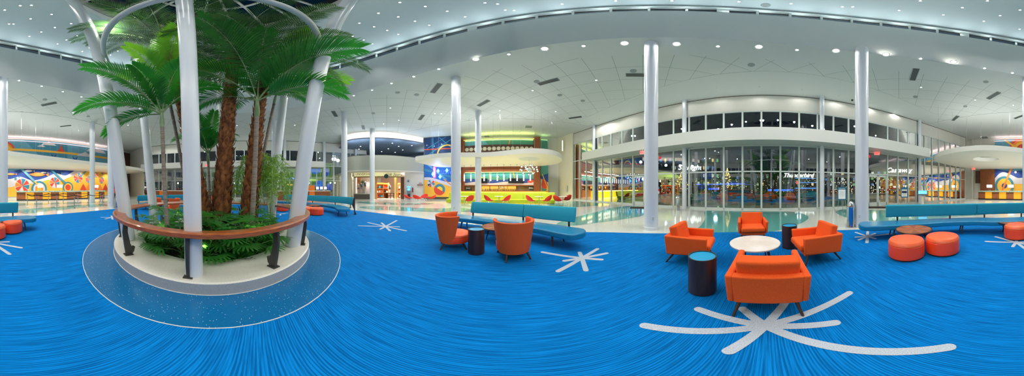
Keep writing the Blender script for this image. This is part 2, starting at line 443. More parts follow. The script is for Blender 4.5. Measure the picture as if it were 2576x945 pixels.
# smooth plaster zones above bar, reception and along the glass
for nm, y0, y1 in (('ceiling_north', 15.2, 24.9), ('ceiling_south', -24.4, -13.6)):
    b = MB(); q = []
    n = 14
    edge = [(-26 + 38 * i / n, (y0 if nm == 'ceiling_north' else y1) + (1 if nm == 'ceiling_north' else -1) * (1.6 * (abs(i - n * .62) / n) ** 1.3)) for i in range(n + 1)]
    far = y1 if nm == 'ceiling_north' else y0
    b.prism(edge + [(12, far), (-26, far)], ZC - .025, ZC)
    struct(b.build(nm, M['ceilplain'], smooth=False))
for nm, fn, s in (('ceiling_east', east, -1), ('ceiling_west', west, 1)):
    ys = [-13 + 27.0 * i / 40 for i in range(41)]
    q = [(fn(y)[0] + s * (2.5 + .25 * cos(y * .22)), y) for y in ys] + [fn(y) for y in reversed(ys)]
    b = MB(); b.prism(q, ZC - .02, ZC); struct(b.build(nm, M['ceilplain'], smooth=False))
# upright face of the opening, slot windows, upper ceiling
b = MB(); vs = []
for t in ET: vs += [(*ell(t), ZC - .02), (*ell(t, .04), ZC + 1.6), (*ell(t, .12), ZT), (*ell(t, .6), ZT + .02)]
b.add(vs, [(4 * i + a, 4 * ((i + 1) % NE) + a, 4 * ((i + 1) % NE) + a + 1, 4 * i + a + 1) for i in range(NE) for a in (0, 1, 2)])
struct(b.build('wall_oval', M['fascia']))
b = MB(); vs = []
for t in ET: vs += [(*ell(t, .6), ZT), (*ell(t, .6), ZD)]
b.add(vs, [(2 * i, 2 * ((i + 1) % NE), 2 * ((i + 1) % NE) + 1, 2 * i + 1) for i in range(NE)])
struct(b.build('window_oval', M['slot']))
b = MB(); bt = MB()
npost = 44
for i in range(npost):
    t = 2 * PI * (i + .3) / npost; x, y = ell(t, .2)
    a = math.atan2(EB * sin(t) * EA / EB, EA * cos(t) * EB / EA)
    wide = .42 if i in (2, 9, 16, 24, 31, 38) else .09
    b.box((x, y, (ZT + 12.2) / 2), (.1, wide, 12.2 - ZT), 0, None, a)
struct(b.build('trim_3', M['alum'], smooth=False))
b = MB(); vs = []
for t in ET: vs += [(*ell(t, .06), 12.16), (*ell(t, .3), 12.16), (*ell(t, .3), 12.24), (*ell(t, .06), 12.24)]
b.add(vs, [(4 * i + a, 4 * i + (a + 1) % 4, 4 * ((i + 1) % NE) + (a + 1) % 4, 4 * ((i + 1) % NE) + a) for i in range(NE) for a in range(4)])
struct(b.build('trim_4', M['alum']))
b = MB(); vs = []
for t in ET: vs += [(*ell(t, .28), 12.1), (*ell(t, .33), 12.1), (*ell(t, .33), 12.17), (*ell(t, .28), 12.17)]
b.add(vs, [(4 * i + a, 4 * i + (a + 1) % 4, 4 * ((i + 1) % NE) + (a + 1) % 4, 4 * ((i + 1) % NE) + a) for i in range(NE) for a in range(4)])
struct(b.build('trim_5', M['darkmetal']))
OR = 3.75   # skylight radius
b = MB(); vs = []
for t in ET: vs += [(CX + OR * cos(t), CY + OR * sin(t), ZD), (*ell(t, .75), ZD)]
b.add(vs, [(2 * i, 2 * i + 1, 2 * ((i + 1) % NE) + 1, 2 * ((i + 1) % NE)) for i in range(NE)])
struct(b.build('ceiling_upper', M['ceilcore'], smooth=False))
b = MB(); b.lathe([(OR, ZD - .12), (OR + .22, ZD - .12), (OR + .22, ZD + .02), (OR, ZD + .9), (OR - .02, ZD - .12)], 96, (CX, CY, 0), 0, None, False, False)
struct(b.build('trim_6', M['white']))
b = MB(); b.flat([(CX + OR * cos(t), CY + OR * sin(t)) for t in ET], ZD + .88)
sky = struct(b.build('window_skylight', M['darkglass'], smooth=False))
b = MB()
for i in range(8):
    a = PI * i / 8
    b.box((CX, CY, ZD + .8), (2 * OR, .1, .14), 0, None, a)
b.lathe([(1.8, ZD + .74), (1.9, ZD + .74), (1.9, ZD + .86), (1.8, ZD + .86), (1.8, ZD + .74)], 64, (CX, CY, 0), 0, None, False, False)
b.build('skylight_frame', M['white'], parent=sky, smooth=False)

# ------------------------------------------------------------- round columns
for (x, d, r, zt) in [(1638, 5.66, .245, ZC), (2168, 6.06, .25, ZC), (1147, 8.62, .26, ZC), (1203, 13.6, .26, ZC), (866, 13.9, .26, ZC), (936.5, 18.3, .285, ZC), (8, 8.75, .255, ZC), (232, 16.3, .27, ZC), (279, 11.75, .24, ZC), (690, 15.8, .25, ZC)]:
    X, Y = pol(x, d); b = MB()
    b.lathe([(r + .012, 0), (r + .012, .1), (r, .11), (r, zt)], 40, (X, Y, 0), 0, None, True, False)
    o = struct(b.build('column', M['column']))
    if x in (1638, 2168, 1147, 279):
        q = math.atan2(-X, -Y) + (.35 if x != 1638 else -.25)
        s = MB(); s.box((0, 0, 0), (.075, .012, .115)); s.box((0, .006, .025), (.03, .008, .03), 1); s.box((0, .006, -.025), (.03, .008, .03), 1)
        so = s.build('outlet_plate', [M['white'], M['greywall']], loc=(X + (r + .004) * sin(q), Y + (r + .004) * cos(q), .42), rz=-q)
        tag(so, {1638: 'white electrical outlet plate on the column behind the square orange armchairs', 2168: 'white electrical outlet plate on the column beside the chrome bin', 1147: 'white electrical outlet plate on the column behind the barrel chairs', 279: 'white electrical outlet plate on the column by the rope queue posts'}[x], 'outlet')

# ------------------------------------------------------------- glass facades
def facade(side, fn, cuts, band, full, doors, door_n, wn):
    """cuts: y positions of uprights (ascending); band: (y0,y1) of the projecting canopy band"""
    s = -1 if side == 'east' else 1          # inward direction along x
    for i in range(len(cuts) - 1):
        ya, yb = cuts[i], cuts[i + 1]
        A, B = Vector((*fn(ya), 0)), Vector((*fn(yb), 0)); Lx = (B - A).length
        if Lx < .12: continue
        rz = math.atan2(B.y - A.y, B.x - A.x); mid = (A + B) / 2
        isfull = (ya + yb) / 2 < band[0] or (ya + yb) / 2 > band[1]
        if not full and isfull: continue
        isdoor = any(abs((ya + yb) / 2 - d) < .02 for d in doors)
        levels = [(.0, 6.9, (2.54, 4.68))] if isfull else [(.0, 4.32, (2.54,)), (5.0, 6.9, ())]
        for li, (z0, z1, rails) in enumerate(levels):
            b = MB(); w = .075; dp = .14
            for X in (-Lx / 2, Lx / 2): b.box((X, 0, (z0 + z1) / 2), (w * .5 if True else w, dp, z1 - z0))
            b.box((-Lx / 2 + .04, 0, (z0 + z1) / 2), (.04, dp, z1 - z0)); b.box((Lx / 2 - .04, 0, (z0 + z1) / 2), (.04, dp, z1 - z0))
            hz = list(rails) + [z1 - .03] + ([z0 + .06] if not (isdoor and li == 0) else [])
            for z in hz: b.box((0, 0, z), (Lx, dp, .075 if z > .1 else .12))
            o = struct(b.build('window_%d' % wn[0], M['alum'], smooth=False, loc=(mid.x, mid.y, 0), rz=rz)); wn[0] += 1
            g = MB(); zs = [z0 + (.1 if not isdoor or li else 2.5)] + [z for z in rails if not (isdoor and z < 2.6)] + [z1]
            if isdoor and li == 0: zs[0] = 2.56
            g.add([(-Lx / 2 + .05, 0, zs[0]), (Lx / 2 - .05, 0, zs[0]), (Lx / 2 - .05, 0, z1), (-Lx / 2 + .05, 0, z1)], [(0, 1, 2, 3)])
            g.build('pane', M['glassdark'] if li == 1 else M['glass'], parent=o, smooth=False)
            if isdoor and li == 0:
                nl = 2 if Lx > 1.4 else 1
                for k in range(nl):
                    wd = (Lx - .14) / nl; cx = -Lx / 2 + .07 + wd * (k + .5)
                    d = MB()
                    for X in (-wd / 2 + .05, wd / 2 - .05): d.box((cx + X, 0, 1.24), (.1, .06, 2.46))
                    d.box((cx, 0, .16), (wd, .06, .3)); d.box((cx, 0, 2.4), (wd, .06, .14))
                    do = struct(d.build('door_%d' % door_n[0], M['alum'], smooth=False, loc=(mid.x, mid.y, 0), rz=rz, bev=.006)); door_n[0] += 1
                    g = MB(); g.add([(cx - wd / 2 + .1, 0, .3), (cx + wd / 2 - .1, 0, .3), (cx + wd / 2 - .1, 0, 2.33), (cx - wd / 2 + .1, 0, 2.33)], [(0, 1, 2, 3)])
                    g.build('door_pane', M['glass'], parent=do, smooth=False)
                    h = MB(); inw = (.09 if side == 'east' else -.09)
                    h.cyl((cx - wd / 2 + .08, inw, 1.03), (cx + wd / 2 - .08, inw, 1.03), .022); h.cyl((cx - wd / 2 + .1, inw, 1.03), (cx - wd / 2 + .1, 0, 1.03), .015); h.cyl((cx + wd / 2 - .1, inw, 1.03), (cx + wd / 2 - .1, 0, 1.03), .015)
                    h.build('push_bar', M['steel'], parent=do)
    y0, y1 = cuts[0], cuts[-1]
    ys = [y0 + (y1 - y0) * i / 60 for i in range(61)]
    top = [fn(y) for y in ys]
    k = -s
    def strip(ya, yb, prof, nm, m):
        yy = [ya + (yb - ya) * i / 60 for i in range(61)]
        b = MB(); b.sweep([fn(y) for y in yy], [(o * k, z) for o, z in prof]); return struct(b.build(nm, m))
    strip(y0, y1, [(-.18, 6.9), (.02, 6.9), (.02, ZC), (-.18, ZC)], 'wall_' + side, M['wall'])
    strip(y0, y1, [(.02, 8.22), (.035, 8.22), (.035, 8.27), (.02, 8.27)], 'trim_' + side + '_line', M['darkmetal'])
    a, c = max(band[0], y0), min(band[1], y1)
    strip(a, c, [(-.18, 4.32), (.03, 4.32), (.03, 5.0), (-.18, 5.0)], 'wall_' + side + '_panel', M['wall'])
    strip(a - .25 if band[0] > y0 else a, c + .25, [(.0, 4.34), (1.25, 4.34), (1.25, 5.16), (0, 5.16)], 'canopy_beam', M['white'])
# upright positions where the photo shows them (as pixel columns met with the arc)
def on_east(x):
    t = az(x); ux, uy = sin(t), cos(t)
    bq = ux * (0 - ECX) + uy * (0 - ECY); c = ECX ** 2 + ECY ** 2 - ER ** 2
    k = -bq + math.sqrt(bq * bq - c); return k * uy
wn = [1]; dn = [1]
epx = [1441, 1459, 1475.5, 1495, 1515.6, 1537.8, 1565.5, 1593, 1653, 1695, 1734, 1776, 1821, 1868, 1915.5, 1963, 2010, 2056, 2096, 2134, 2182, 2232, 2258, 2284, 2304, 2325, 2344, 2361, 2377, 2390, 2404, 2416, 2428]
ecuts = sorted(on_east(x) for x in epx)
ecuts[0] = max(ecuts[0], -21.3)
edoors = [(on_east(1593) + on_east(1653)) / 2, (on_east(2182) + on_east(2232)) / 2]
facade('east', east, ecuts, (on_east(2312), on_east(1490)), True, edoors, dn, wn)
wcuts = [-17 + 1.28 * i for i in range(27)]
facade('west', west, wcuts, (-17.5, 9.2), True, [-17 + 1.28 * 12.5, -17 + 1.28 * 13.5], dn, wn)
# slim columns in the line of the glass
for x in (1499, 1725.5, 2065, 2309):
    y = on_east(x); X, Y = east(y, -.22); b = MB(); b.lathe([(.165, 0), (.165, ZC)], 24, (X, Y, 0), 0, None, True, False)
    struct(b.build('column', M['column']))
for y in (-13.6, -5.2, 4.0, 9.6, 14.4):
    X, Y = west(y, -.28); b = MB(); b.lathe([(.2, 0), (.2, ZC)], 24, (X, Y, 0), 0, None, True, False)
    struct(b.build('column', M['column']))

# end walls
def wall(name, pts, z0, z1, m, th=.2):
    b = MB(); b.sweep(pts, [(0, z0), (-th, z0), (-th, z1), (0, z1)]); return struct(b.build(name, m, smooth=False))
WS = -21.6     # reception wall
wall('wall_south', [(9.2, WS - .02), (-25.5, WS - .02)][::-1], 0, ZC + .4, M['wall'], .2)
wall('wall_southwest', [(-22.3, WS), (-20.6, -17.05)], 0, ZC, M['wall'], -.2)
wall('wall_southeast', [(7.05, -21.25), (7.0, WS)], 0, ZC, M['wall'], .2)
WB = 20.6      # bar wall
wall('wall_northeast', [(7.1, 18.25), (6.15, WB + .6)], 0, ZC, M['cream'], .2)
wall('wall_north', [(6.6, WB + .5), (-6.6, WB + .5)], 0, ZC + .4, M['wall'], .2)
wall('wall_northwest', [(-6.3, WB + .45), (-11.4, 19.0)], 0, ZC + .2, M['greywall'], .2)
# ================================================================ SEATING
def face(p, q):
    """rotation that turns local +Y from p towards q"""
    return math.atan2(-(q[0] - p[0]), q[1] - p[1])
def leg_mb(p0, p1, r0=.026, r1=.014): return MB().cyl(p0, p1, r0, r1, 14)

# ---- square orange armchair (front towards +Y)
def make_armchair(label, loc, rz, group):
    t = thing('armchair', label, 'armchair', loc, rz, group)
    side = [(-.40, .585), (.37, .585), (.35, .27), (-.36, .21)]      # (y, z) outline of an arm panel
    for s in (-1, 1):
        b = MB(); x0, x1 = s * .31, s * .39
        vs = [(x0, y, z) for y, z in side] + [(x1 - (.02 * s if z < .4 else 0), y, z) for y, z in side]
        b.add(vs, [(0, 1, 2, 3), (7, 6, 5, 4)] + [(i, 4 + i, 4 + (i + 1) % 4, (i + 1) % 4) for i in range(4)])
        b.build('armrest', M['orange'], parent=t, bev=.022, seg=3)
    b = MB()
    vs = [(-.325, -.40, .585), (.325, -.40, .585), (.31, -.365, .21), (-.31, -.365, .21), (-.325, -.30, .585), (.325, -.30, .585), (.31, -.26, .21), (-.31, -.26, .21)]
    b.add(vs, [(0, 1, 2, 3), (7, 6, 5, 4), (0, 4, 5, 1), (1, 5, 6, 2), (2, 6, 7, 3), (3, 7, 4, 0)])
    b.build('backrest', M['orange'], parent=t, bev=.018, seg=3)
    b = MB(); b.box((0, .02, .27), (.62, .62, .1)); b.build('seat_base', M['orange'], parent=t, bev=.015)
    b = MB(); vs = []
    b.box((0, .08, .375), (.605, .66, .13)); b.build('seat_cushion', M['orange'], parent=t, bev=.045, seg=4)
    b = MB(); T = Matrix.Translation((0, -.235, .57)) @ Matrix.Rotation(R(14), 4, 'X')
    b.box((0, 0, 0), (.60, .15, .36), 0, T); b.build('back_cushion', M['orange'], parent=t, bev=.032, seg=4)
    for s in (-1, 1):
        leg_mb((s * .25, -.24, .24), (s * .31, -.40, 0)).build('leg', M['walnut'], parent=t)
        leg_mb((s * .27, .24, .26), (s * .335, .34, 0)).build('leg', M['walnut'], parent=t)
    return t
TBL = fl(1899, 643, .2); TBL = pol(1899.5, 2.96)
chairs_at = [((1.80, .0), (3.2, -.0), 'square orange tweed armchair seen from its back, standing over the large starburst in the carpet'),
             ((2.77, 1.40), (3.0, .1), 'square orange tweed armchair beside the blue-topped drum table that has its whole side in view'),
             ((4.42, .43), (3.0, .2), 'square orange tweed armchair facing the camera from behind the round white stone table'),
             ((3.03, -.90), (2.85, .4), 'square orange tweed armchair in front of the half-hidden blue-topped drum table')]
first = None
for p, q, lb in chairs_at:
    rz = face(p, q)
    if first is None: first = make_armchair(lb, p, rz, 'square orange armchairs round the white table')
    else: dup(first, p, rz, lb)
# tilt of the view: the front chair turns slightly

# ---- drum side table
def make_drum(label, loc):
    t = thing('side_table', label, 'side table', loc, 0, 'drum side tables with blue tops')
    b = MB(); b.lathe([(.165, 0), (.165, .02), (.177, .025), (.177, .565), (.17, .57), (.163, .57), (.163, .555), (.001, .555)], 48, cap1=False)
    b.build('drum', M['walnut'], parent=t)
    b = MB(); b.lathe([(.162, .556), (.162, .561), (.001, .561)], 48, cap1=False); b.build('tabletop', M['lacquer'], parent=t)
    b = MB(); b.lathe([(.1635, .556), (.177, .566), (.177, .573), (.1635, .573), (.1635, .556)], 48, cap0=False, cap1=False); b.build('rim', M['darkmetal'], parent=t)
    return t
dt = make_drum('dark drum side table with blue top standing in front of a square armchair, seen whole', pol(1767, 2.0))
dup(dt, pol(1986, 3.8), 0, 'dark drum side table with blue top, partly hidden behind a square orange armchair')
dup(dt, pol(1198, 3.45), 0, 'dark drum side table with blue top between the two rust barrel chairs')
dup(dt, pol(401, 10.3), 0, 'small dark drum side table with blue top beyond the planter railing, between barrel chairs')
dup(dt, pol(538, 12.2), 0, 'small dark drum side table glimpsed between the palm trunks')

# ---- round coffee tables
def table_legs(t, r, h, m, n=4, rot=.4):
    for k in range(n):
        a = 2 * PI * k / n + rot
        leg_mb((r * .62 * cos(a), r * .62 * sin(a), h), (r * .86 * cos(a), r * .86 * sin(a), 0), .026, .014).build('leg', m, parent=t)
    b = MB()
    for k in range(n // 2):
        a = 2 * PI * k / n + rot
        b.box((0, 0, h - .03 - .001 * k), (2 * r * .66, .05, .05), 0, None, a)
    b.build('stretcher', m, parent=t, smooth=False)
t = thing('coffee_table', 'round white stone coffee table ringed by square orange armchairs', 'coffee table', TBL)
b = MB(); b.lathe([(.42, .385), (.452, .395), (.46, .41), (.46, .422), (.452, .428), (.001, .428)], 64, cap1=False); b.build('tabletop', M['marble'], parent=t)
table_legs(t, .42, .385, M['walnut'], 4, 1.0)
def make_woodtable(label, loc, rot=0.0):
    t = thing('coffee_table', label, 'coffee table', loc, rot, 'round wooden coffee tables')
    b = MB(); r = .43
    for k in range(12):
        a0, a1 = 2 * PI * k / 12, 2 * PI * (k + 1) / 12
        pts = [(0, 0)] + [(r * cos(a0 + (a1 - a0) * j / 5), r * sin(a0 + (a1 - a0) * j / 5)) for j in range(6)]
        b.flat(pts, .412, k % 2)
    b.build('tabletop', [M['teak'], M['teak2']], parent=t, smooth=False)
    b = MB(); b.lathe([(.40, .375), (.455, .385), (.465, .40), (.46, .414), (r, .414), (r, .408), (.001, .408)], 64, cap1=False); b.build('rim', M['walnut'], parent=t)
    table_legs(t, .40, .378, M['walnut'], 4, .5)
    return t
M['teak2'] = noisy(mat('table_veneer', '#b5662f', .35), '#a0582a', '#c27338', 5, (1, 8, 1), 5)
wt = make_woodtable('round wooden coffee table with pie-shaped veneer behind two coral ottomans', pol(2299, 4.05))
dup(wt, pol(2545, 5.05), .6, 'round wooden coffee table touching the lone coral ottoman by the long teal bench')
dup(wt, pol(1254, 4.35), 1.0, 'round wooden coffee table half hidden behind the rust barrel chairs')
dup(wt, pol(790, 9.9), .3, 'round wooden coffee table by the strongly curved teal bench beyond the planter')
dup(wt, pol(412, 10.9), .2, 'round wooden coffee table between barrel chairs beyond the planter')

# ---- coral ottomans
def make_ottoman(label, loc, rz=0.0):
    t = thing('ottoman', label, 'ottoman', loc, rz, 'round coral leather ottomans')
    MB().lathe([(.335, 0), (.335, .045), (.31, .05)], 48).build('base', M['walnut'], parent=t)
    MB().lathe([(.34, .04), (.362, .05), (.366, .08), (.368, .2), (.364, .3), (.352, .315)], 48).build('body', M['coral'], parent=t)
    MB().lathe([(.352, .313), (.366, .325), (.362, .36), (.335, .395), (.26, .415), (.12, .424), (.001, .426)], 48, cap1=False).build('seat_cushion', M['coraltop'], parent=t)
    return t
ot = make_ottoman('round coral ottoman in front of the wooden table, nearer the square armchairs', pol(2280, 3.28))
dup(ot, pol(2371, 3.52), .3, 'round coral ottoman in front of the wooden table, on the side away from the armchairs')
dup(ot, pol(2558, 4.62), .5, 'round coral ottoman close to the second wooden table, over a pale starburst')
dup(ot, pol(28, 5.25), .7, 'round coral ottoman by the rounded end of the long teal bench')
for x, d, lb in [(692, 10.6, 'round coral ottoman seen between planter railing and bamboo, half covered by another ottoman'), (711, 10.2, 'round coral ottoman seen over the planter rail, overlapping one behind it'), (772, 8.9, 'round coral ottoman mostly hidden behind the leaning column and the rail'), (797, 8.7, 'round coral ottoman in front of the strongly curved teal bench')]:
    dup(ot, pol(x, d), x * .1, lb)

# ---- rust barrel chair (front towards +Y)
def make_barrel(label, loc, rz):
    t = thing('barrel_chair', label, 'armchair', loc, rz, 'rust orange barrel chairs')
    b = MB(); n = 26; zs = [.17, .2, .3, .45, .6, .74, .79, .81]
    A = R(112)
    def rad(z): return .31 + .10 * ((z - .17) / .64) ** .9
    vs = []
    prof = [(0.0, z) for z in zs] + [(-.03, .822), (-.06, .81)] + [(-.07, z) for z in reversed(zs[:-1])]
    for i in range(n + 1):
        a = -A + 2 * A * i / n
        e = (abs(a) / A) ** 6
        for (o, z) in prof:
            A2 = a * (.80 + .20 * (1 - (z - .17) / .64) if False else .84 + .16 * ((z - .17) / .64))
            r = rad(z) + o - .012 * e
            zz = z + .02 * (abs(a) / A) ** 2 * (z - .17) / .64
            vs.append((r * sin(A2) * 1.02, -r * cos(A2), zz))
    m = len(prof); fs = []
    for i in range(n):
        for k in range(m - 1): fs.append((i * m + k, (i + 1) * m + k, (i + 1) * m + k + 1, i * m + k + 1))
        fs.append((i * m + m - 1, (i + 1) * m + m - 1, (i + 1) * m, i * m))
    fs.append(tuple(range(m))); fs.append(tuple(n * m + k for k in reversed(range(m))))
    b.add(vs, fs); b.build('backrest', M['orangefab'], parent=t, angle=60)
    S = Matrix.Translation((0, .06, 0)) @ Matrix.Diagonal((1.0, 1.08, 1, 1))
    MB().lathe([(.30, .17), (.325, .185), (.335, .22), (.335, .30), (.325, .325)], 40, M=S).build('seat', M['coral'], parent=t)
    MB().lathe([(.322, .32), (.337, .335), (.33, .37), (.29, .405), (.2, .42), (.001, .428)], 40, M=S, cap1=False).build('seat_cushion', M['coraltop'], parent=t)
    for sx, sy in ((-1, -1), (1, -1), (-1, 1), (1, 1)):
        leg_mb((sx * .19, sy * .2 + .02, .19), (sx * .25, sy * .3 + .02, 0), .028, .017).build('leg', M['walnut'], parent=t)
    return t
bc = make_barrel('rust barrel chair turned sideways, its coral seat in view, by the teal bench', pol(1138, 3.85), face(pol(1138, 3.85), (-.15, 4.1)))
dup(bc, pol(1292, 3.24), face(pol(1292, 3.24), (-.45, 4.6)), 'rust barrel chair seen squarely from behind, in front of the teal bench')
dup(bc, pol(390, 10.3), face(pol(390, 10.3), (-8.4, -6.6)), 'rust barrel chair seen past the slim leaning column beyond the planter railing')
dup(bc, pol(437, 9.9), face(pol(437, 9.9), (-8.9, -6.4)), 'rust barrel chair next to the slender ringed trunk, beyond the planter railing')
dup(bc, pol(525, 12.6), face(pol(525, 12.6), (-11, -2.2)), 'rust barrel chair just visible between the fibrous palm trunks')

# ---- serpentine teal benches
def offset(path, o):
    out = []
    N = len(path)
    for i in range(N):
        t = Vector(path[min(i + 1, N - 1)]) - Vector(path[max(i - 1, 0)]); t.normalize()
        out.append((path[i][0] - t.y * o, path[i][1] + t.x * o))
    return out
def sample(pts, n=10): return [(p[0], p[1]) for p in spline([(*p, 0) for p in pts], n)]
def make_bench(label, seat, back, nback, side, legs, posts, width=.68, rear_bracket=None):
    """seat, back: plan curves; side: +1 when the backrest is on the left of the curve"""
    base = seat[len(seat) // 2]
    t = thing('bench', label, 'bench', (base[0], base[1], 0), 0, 'curved teal benches')
    loc = lambda P: [(p[0] - base[0], p[1] - base[1]) for p in P]
    S = loc(sample(seat)); w = width / 2
    a, c = offset(S, w), offset(S, -w)
    def cap(p, t_, s):
        q = Vector(p); t_ = Vector(t_).normalized(); l = Vector((-t_.y, t_.x))
        return [tuple(q + l * w * cos(g) * s + t_ * w * sin(g) * .75) for g in [PI * j / 10 for j in range(1, 10)]]
    e1 = cap(S[-1], Vector(S[-1]) - Vector(S[-2]), 1); e0 = cap(S[0], Vector(S[0]) - Vector(S[1]), 1)
    out = a + e1 + list(reversed(c)) + e0
    half = len(S) // 2
    b = MB(); b.prism(out, .295, .435); b.build('seat', M['tealseat'], parent=t, bev=.032, seg=4)
    # seam between the two seat sections
    h = int(len(S) * .52); tt = Vector(S[h + 1]) - Vector(S[h - 1]); ang = math.atan2(tt.y, tt.x)
    b = MB(); b.box((S[h][0], S[h][1], .4345), (.008, width - .05, .004), 0, None, ang); b.build('seam', M['darkblue'], parent=t, smooth=False)
    B = loc(sample(back, 12)); n = len(B)
    prof = [(-.045, .545), (.0, .53), (.045, .55), (.105, .74), (.125, .90), (.10, .935), (.055, .93), (.02, .88), (-.03, .70)]
    prof = [(o * side, z) for o, z in prof]
    cuts = [round(n * k / nback) for k in range(nback + 1)]
    for k in range(nback):
        i0, i1 = cuts[k], min(cuts[k + 1] + (1 if k < nback - 1 else 0), n)
        seg_ = B[i0:i1]
        if k > 0:
            d0 = Vector(seg_[1]) - Vector(seg_[0]); seg_[0] = tuple(Vector(seg_[0]) + d0.normalized() * .012)
        b = MB(); b.sweep(seg_, prof); b.build('backrest', M['tealback'], parent=t, bev=.02, seg=3)
    for f in posts:
        i = min(int(f * (n - 1)), n - 2); p = Vector(B[i]); d = Vector(B[i + 1]) - p; q = math.atan2(d.y, d.x)
        b = MB(); b.box((p.x, p.y, .46), (.05, .03, .2), 0, None, q); b.box((p.x + .02 * sin(q) * side, p.y - .02 * cos(q) * side, .36), (.06, .12, .03), 0, None, q)
        b.build('back_post', M['walnut'], parent=t, smooth=False)
    ns = len(S)
    for f in legs:
        i = min(max(int(f * (ns - 1)), 1), ns - 2); p = Vector(S[i]); d = (Vector(S[i + 1]) - Vector(S[i - 1])).normalized(); l = Vector((-d.y, d.x))
        for s in (-1, 1):
            u = p + l * .17 * s; v = p + l * .25 * s + d * (.06 if f > .5 else -.06)
            leg_mb((u.x, u.y, .32), (v.x, v.y, 0), .032, .016).build('leg', M['walnut'], parent=t)
    if rear_bracket is not None:
        i = -1 if rear_bracket else 0
        p = Vector(B[i]); d = (Vector(B[i]) - Vector(B[-2 if rear_bracket else 1])).normalized(); l = Vector((-d.y, d.x)) * side
        poly = [(.22, 0), (.02, .0), (.1, .08), (.07, .3), (-.04, .55), (.07, .93), (.13, .93), (.12, .5), (.13, .2)]
        vs = []
        for o in (0.0, .03): vs += [tuple(p + d * (o + .005) + l * a_) + (z,) for a_, z in poly]
        m = len(poly)
        b = MB(); b.add(vs, [tuple(range(m)), tuple(range(2 * m - 1, m - 1, -1))] + [(k, (k + 1) % m, m + (k + 1) % m, m + k) for k in range(m)])
        b.build('end_bracket', M['walnut'], parent=t, smooth=False)
    return t
M['darkblue'] = mat('seam_dark_vinyl', '#06507f', .4)  # darker blue vinyl for the seat seam
make_bench('teal curved bench behind the rust barrel chairs, backrest towards the bar', [(-2.15, 5.62), (-1.3, 5.42), (-.5, 5.12), (.3, 4.68), (.95, 4.1), (1.4, 3.5)], [(-1.5, 5.85), (-.5, 5.5), (.35, 5.05), (1.1, 4.45), (1.62, 3.98)], 2, 1, (.12, .5, .86), (.04, .5, .95))
make_bench('long teal serpentine bench behind the coral ottomans, backrest towards the reception', [(3.75, -2.62), (3.2, -3.55), (2.45, -4.5), (1.6, -5.02), (.9, -5.12), (.1, -5.35), (-.6, -5.55), (-1.0, -5.6)], [(3.8, -3.35), (3.1, -4.2), (2.1, -5.0), (1.1, -5.55), (.1, -5.85), (-.65, -5.95)], 2, -1, (.1, .38, .62, .92), (.07, .36, .55, .8, .96))
make_bench('teal bench glimpsed past the leaning columns beyond the planter, beside barrel chairs', [(-8.3, -7.0), (-9.6, -6.3), (-10.8, -5.2), (-11.6, -3.9)], [(-8.5, -7.6), (-9.9, -6.9), (-11.2, -5.7), (-12.1, -4.2)], 2, -1, (.12, .85), (.05, .5, .95))
make_bench('strongly curved teal bench with dark end bracket, facing coral ottomans beyond the planter', [(-12.6, 1.5), (-11.9, 2.5), (-10.6, 3.5), (-9.2, 4.2), (-8.0, 4.45), (-6.95, 4.15)], [(-12.9, 2.2), (-11.9, 3.2), (-10.5, 4.15), (-9.0, 4.75), (-7.9, 4.95), (-7.2, 4.85)], 2, 1, (.1, .5, .95), (.05, .35, .6, .9), rear_bracket=True)

# ---- chrome litter bins
def make_bin(label, loc, h=.95, r=.15):
    t = thing('litter_bin', label, 'bin', loc, .8, 'tall bins with domed chrome lids')
    MB().lathe([(r, 0), (r, .03), (r - .004, .04), (r - .004, h - .2), (r, h - .19)], 40).build('body', M['chrome'], parent=t)
    b = MB(); b.lathe([(r - .002, h - .19), (r - .002, h - .14), (r * .93, h - .07), (r * .72, h - .02), (r * .35, h + .012), (.001, h + .02)], 40, cap1=False); b.build('lid', M['chrome'], parent=t)
    b = MB()
    for q in range(4):
        a = R(-140 + q * 10)
        b.add([((r + .001) * cos(a), (r + .001) * sin(a), .06), ((r + .001) * cos(a + R(10)), (r + .001) * sin(a + R(10)), .06), ((r + .001) * cos(a + R(10)), (r + .001) * sin(a + R(10)), h - .22), ((r + .001) * cos(a), (r + .001) * sin(a), h - .22)], [(0, 1, 2, 3)])
    b.build('blue_panel', M['binblue'], parent=t)
    b = MB(); b.lathe([(r * .55, 0), (r * .55, .004)], 20, M=Matrix.Translation((0, 0, h + .017)) @ Matrix.Scale(.5, 4)); b.build('opening', M['black'], parent=t)
    return t
M['binblue'] = mat('bin_blue', '#1668c0', .25)
bn = make_bin('chrome bin with blue panel standing against the column near the teal bench', pol(2140, 5.95))
bn.rotation_euler.z = face(pol(2141, 5.95), (0, 0)) + R(210)
b2 = dup(bn, pol(1705, 10.6), 2.0, 'chrome bin standing against the glass front beside a slim column')
b3 = dup(bn, pol(294.5, 11.7), face(pol(292, 11.7), (0, 0)) + R(210), 'blue-panelled bin next to the column by the rope queue')
# ================================================================ PLANTER
ZP = .22
t = thing('planter', 'large round white terrazzo planter full of palms inside a blue terrazzo ring', 'planter', (CX, CY, 0))
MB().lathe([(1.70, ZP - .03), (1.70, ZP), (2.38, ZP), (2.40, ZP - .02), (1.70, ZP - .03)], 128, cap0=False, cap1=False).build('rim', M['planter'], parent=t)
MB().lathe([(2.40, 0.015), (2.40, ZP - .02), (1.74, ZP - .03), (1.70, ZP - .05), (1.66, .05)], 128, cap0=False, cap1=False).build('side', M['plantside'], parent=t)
b = MB(); b.lathe([(1.72, .12), (1.3, .16), (.7, .2), (.001, .22)], 64, cap0=False, cap1=False)
b.build('soil', M['soil'], parent=t)
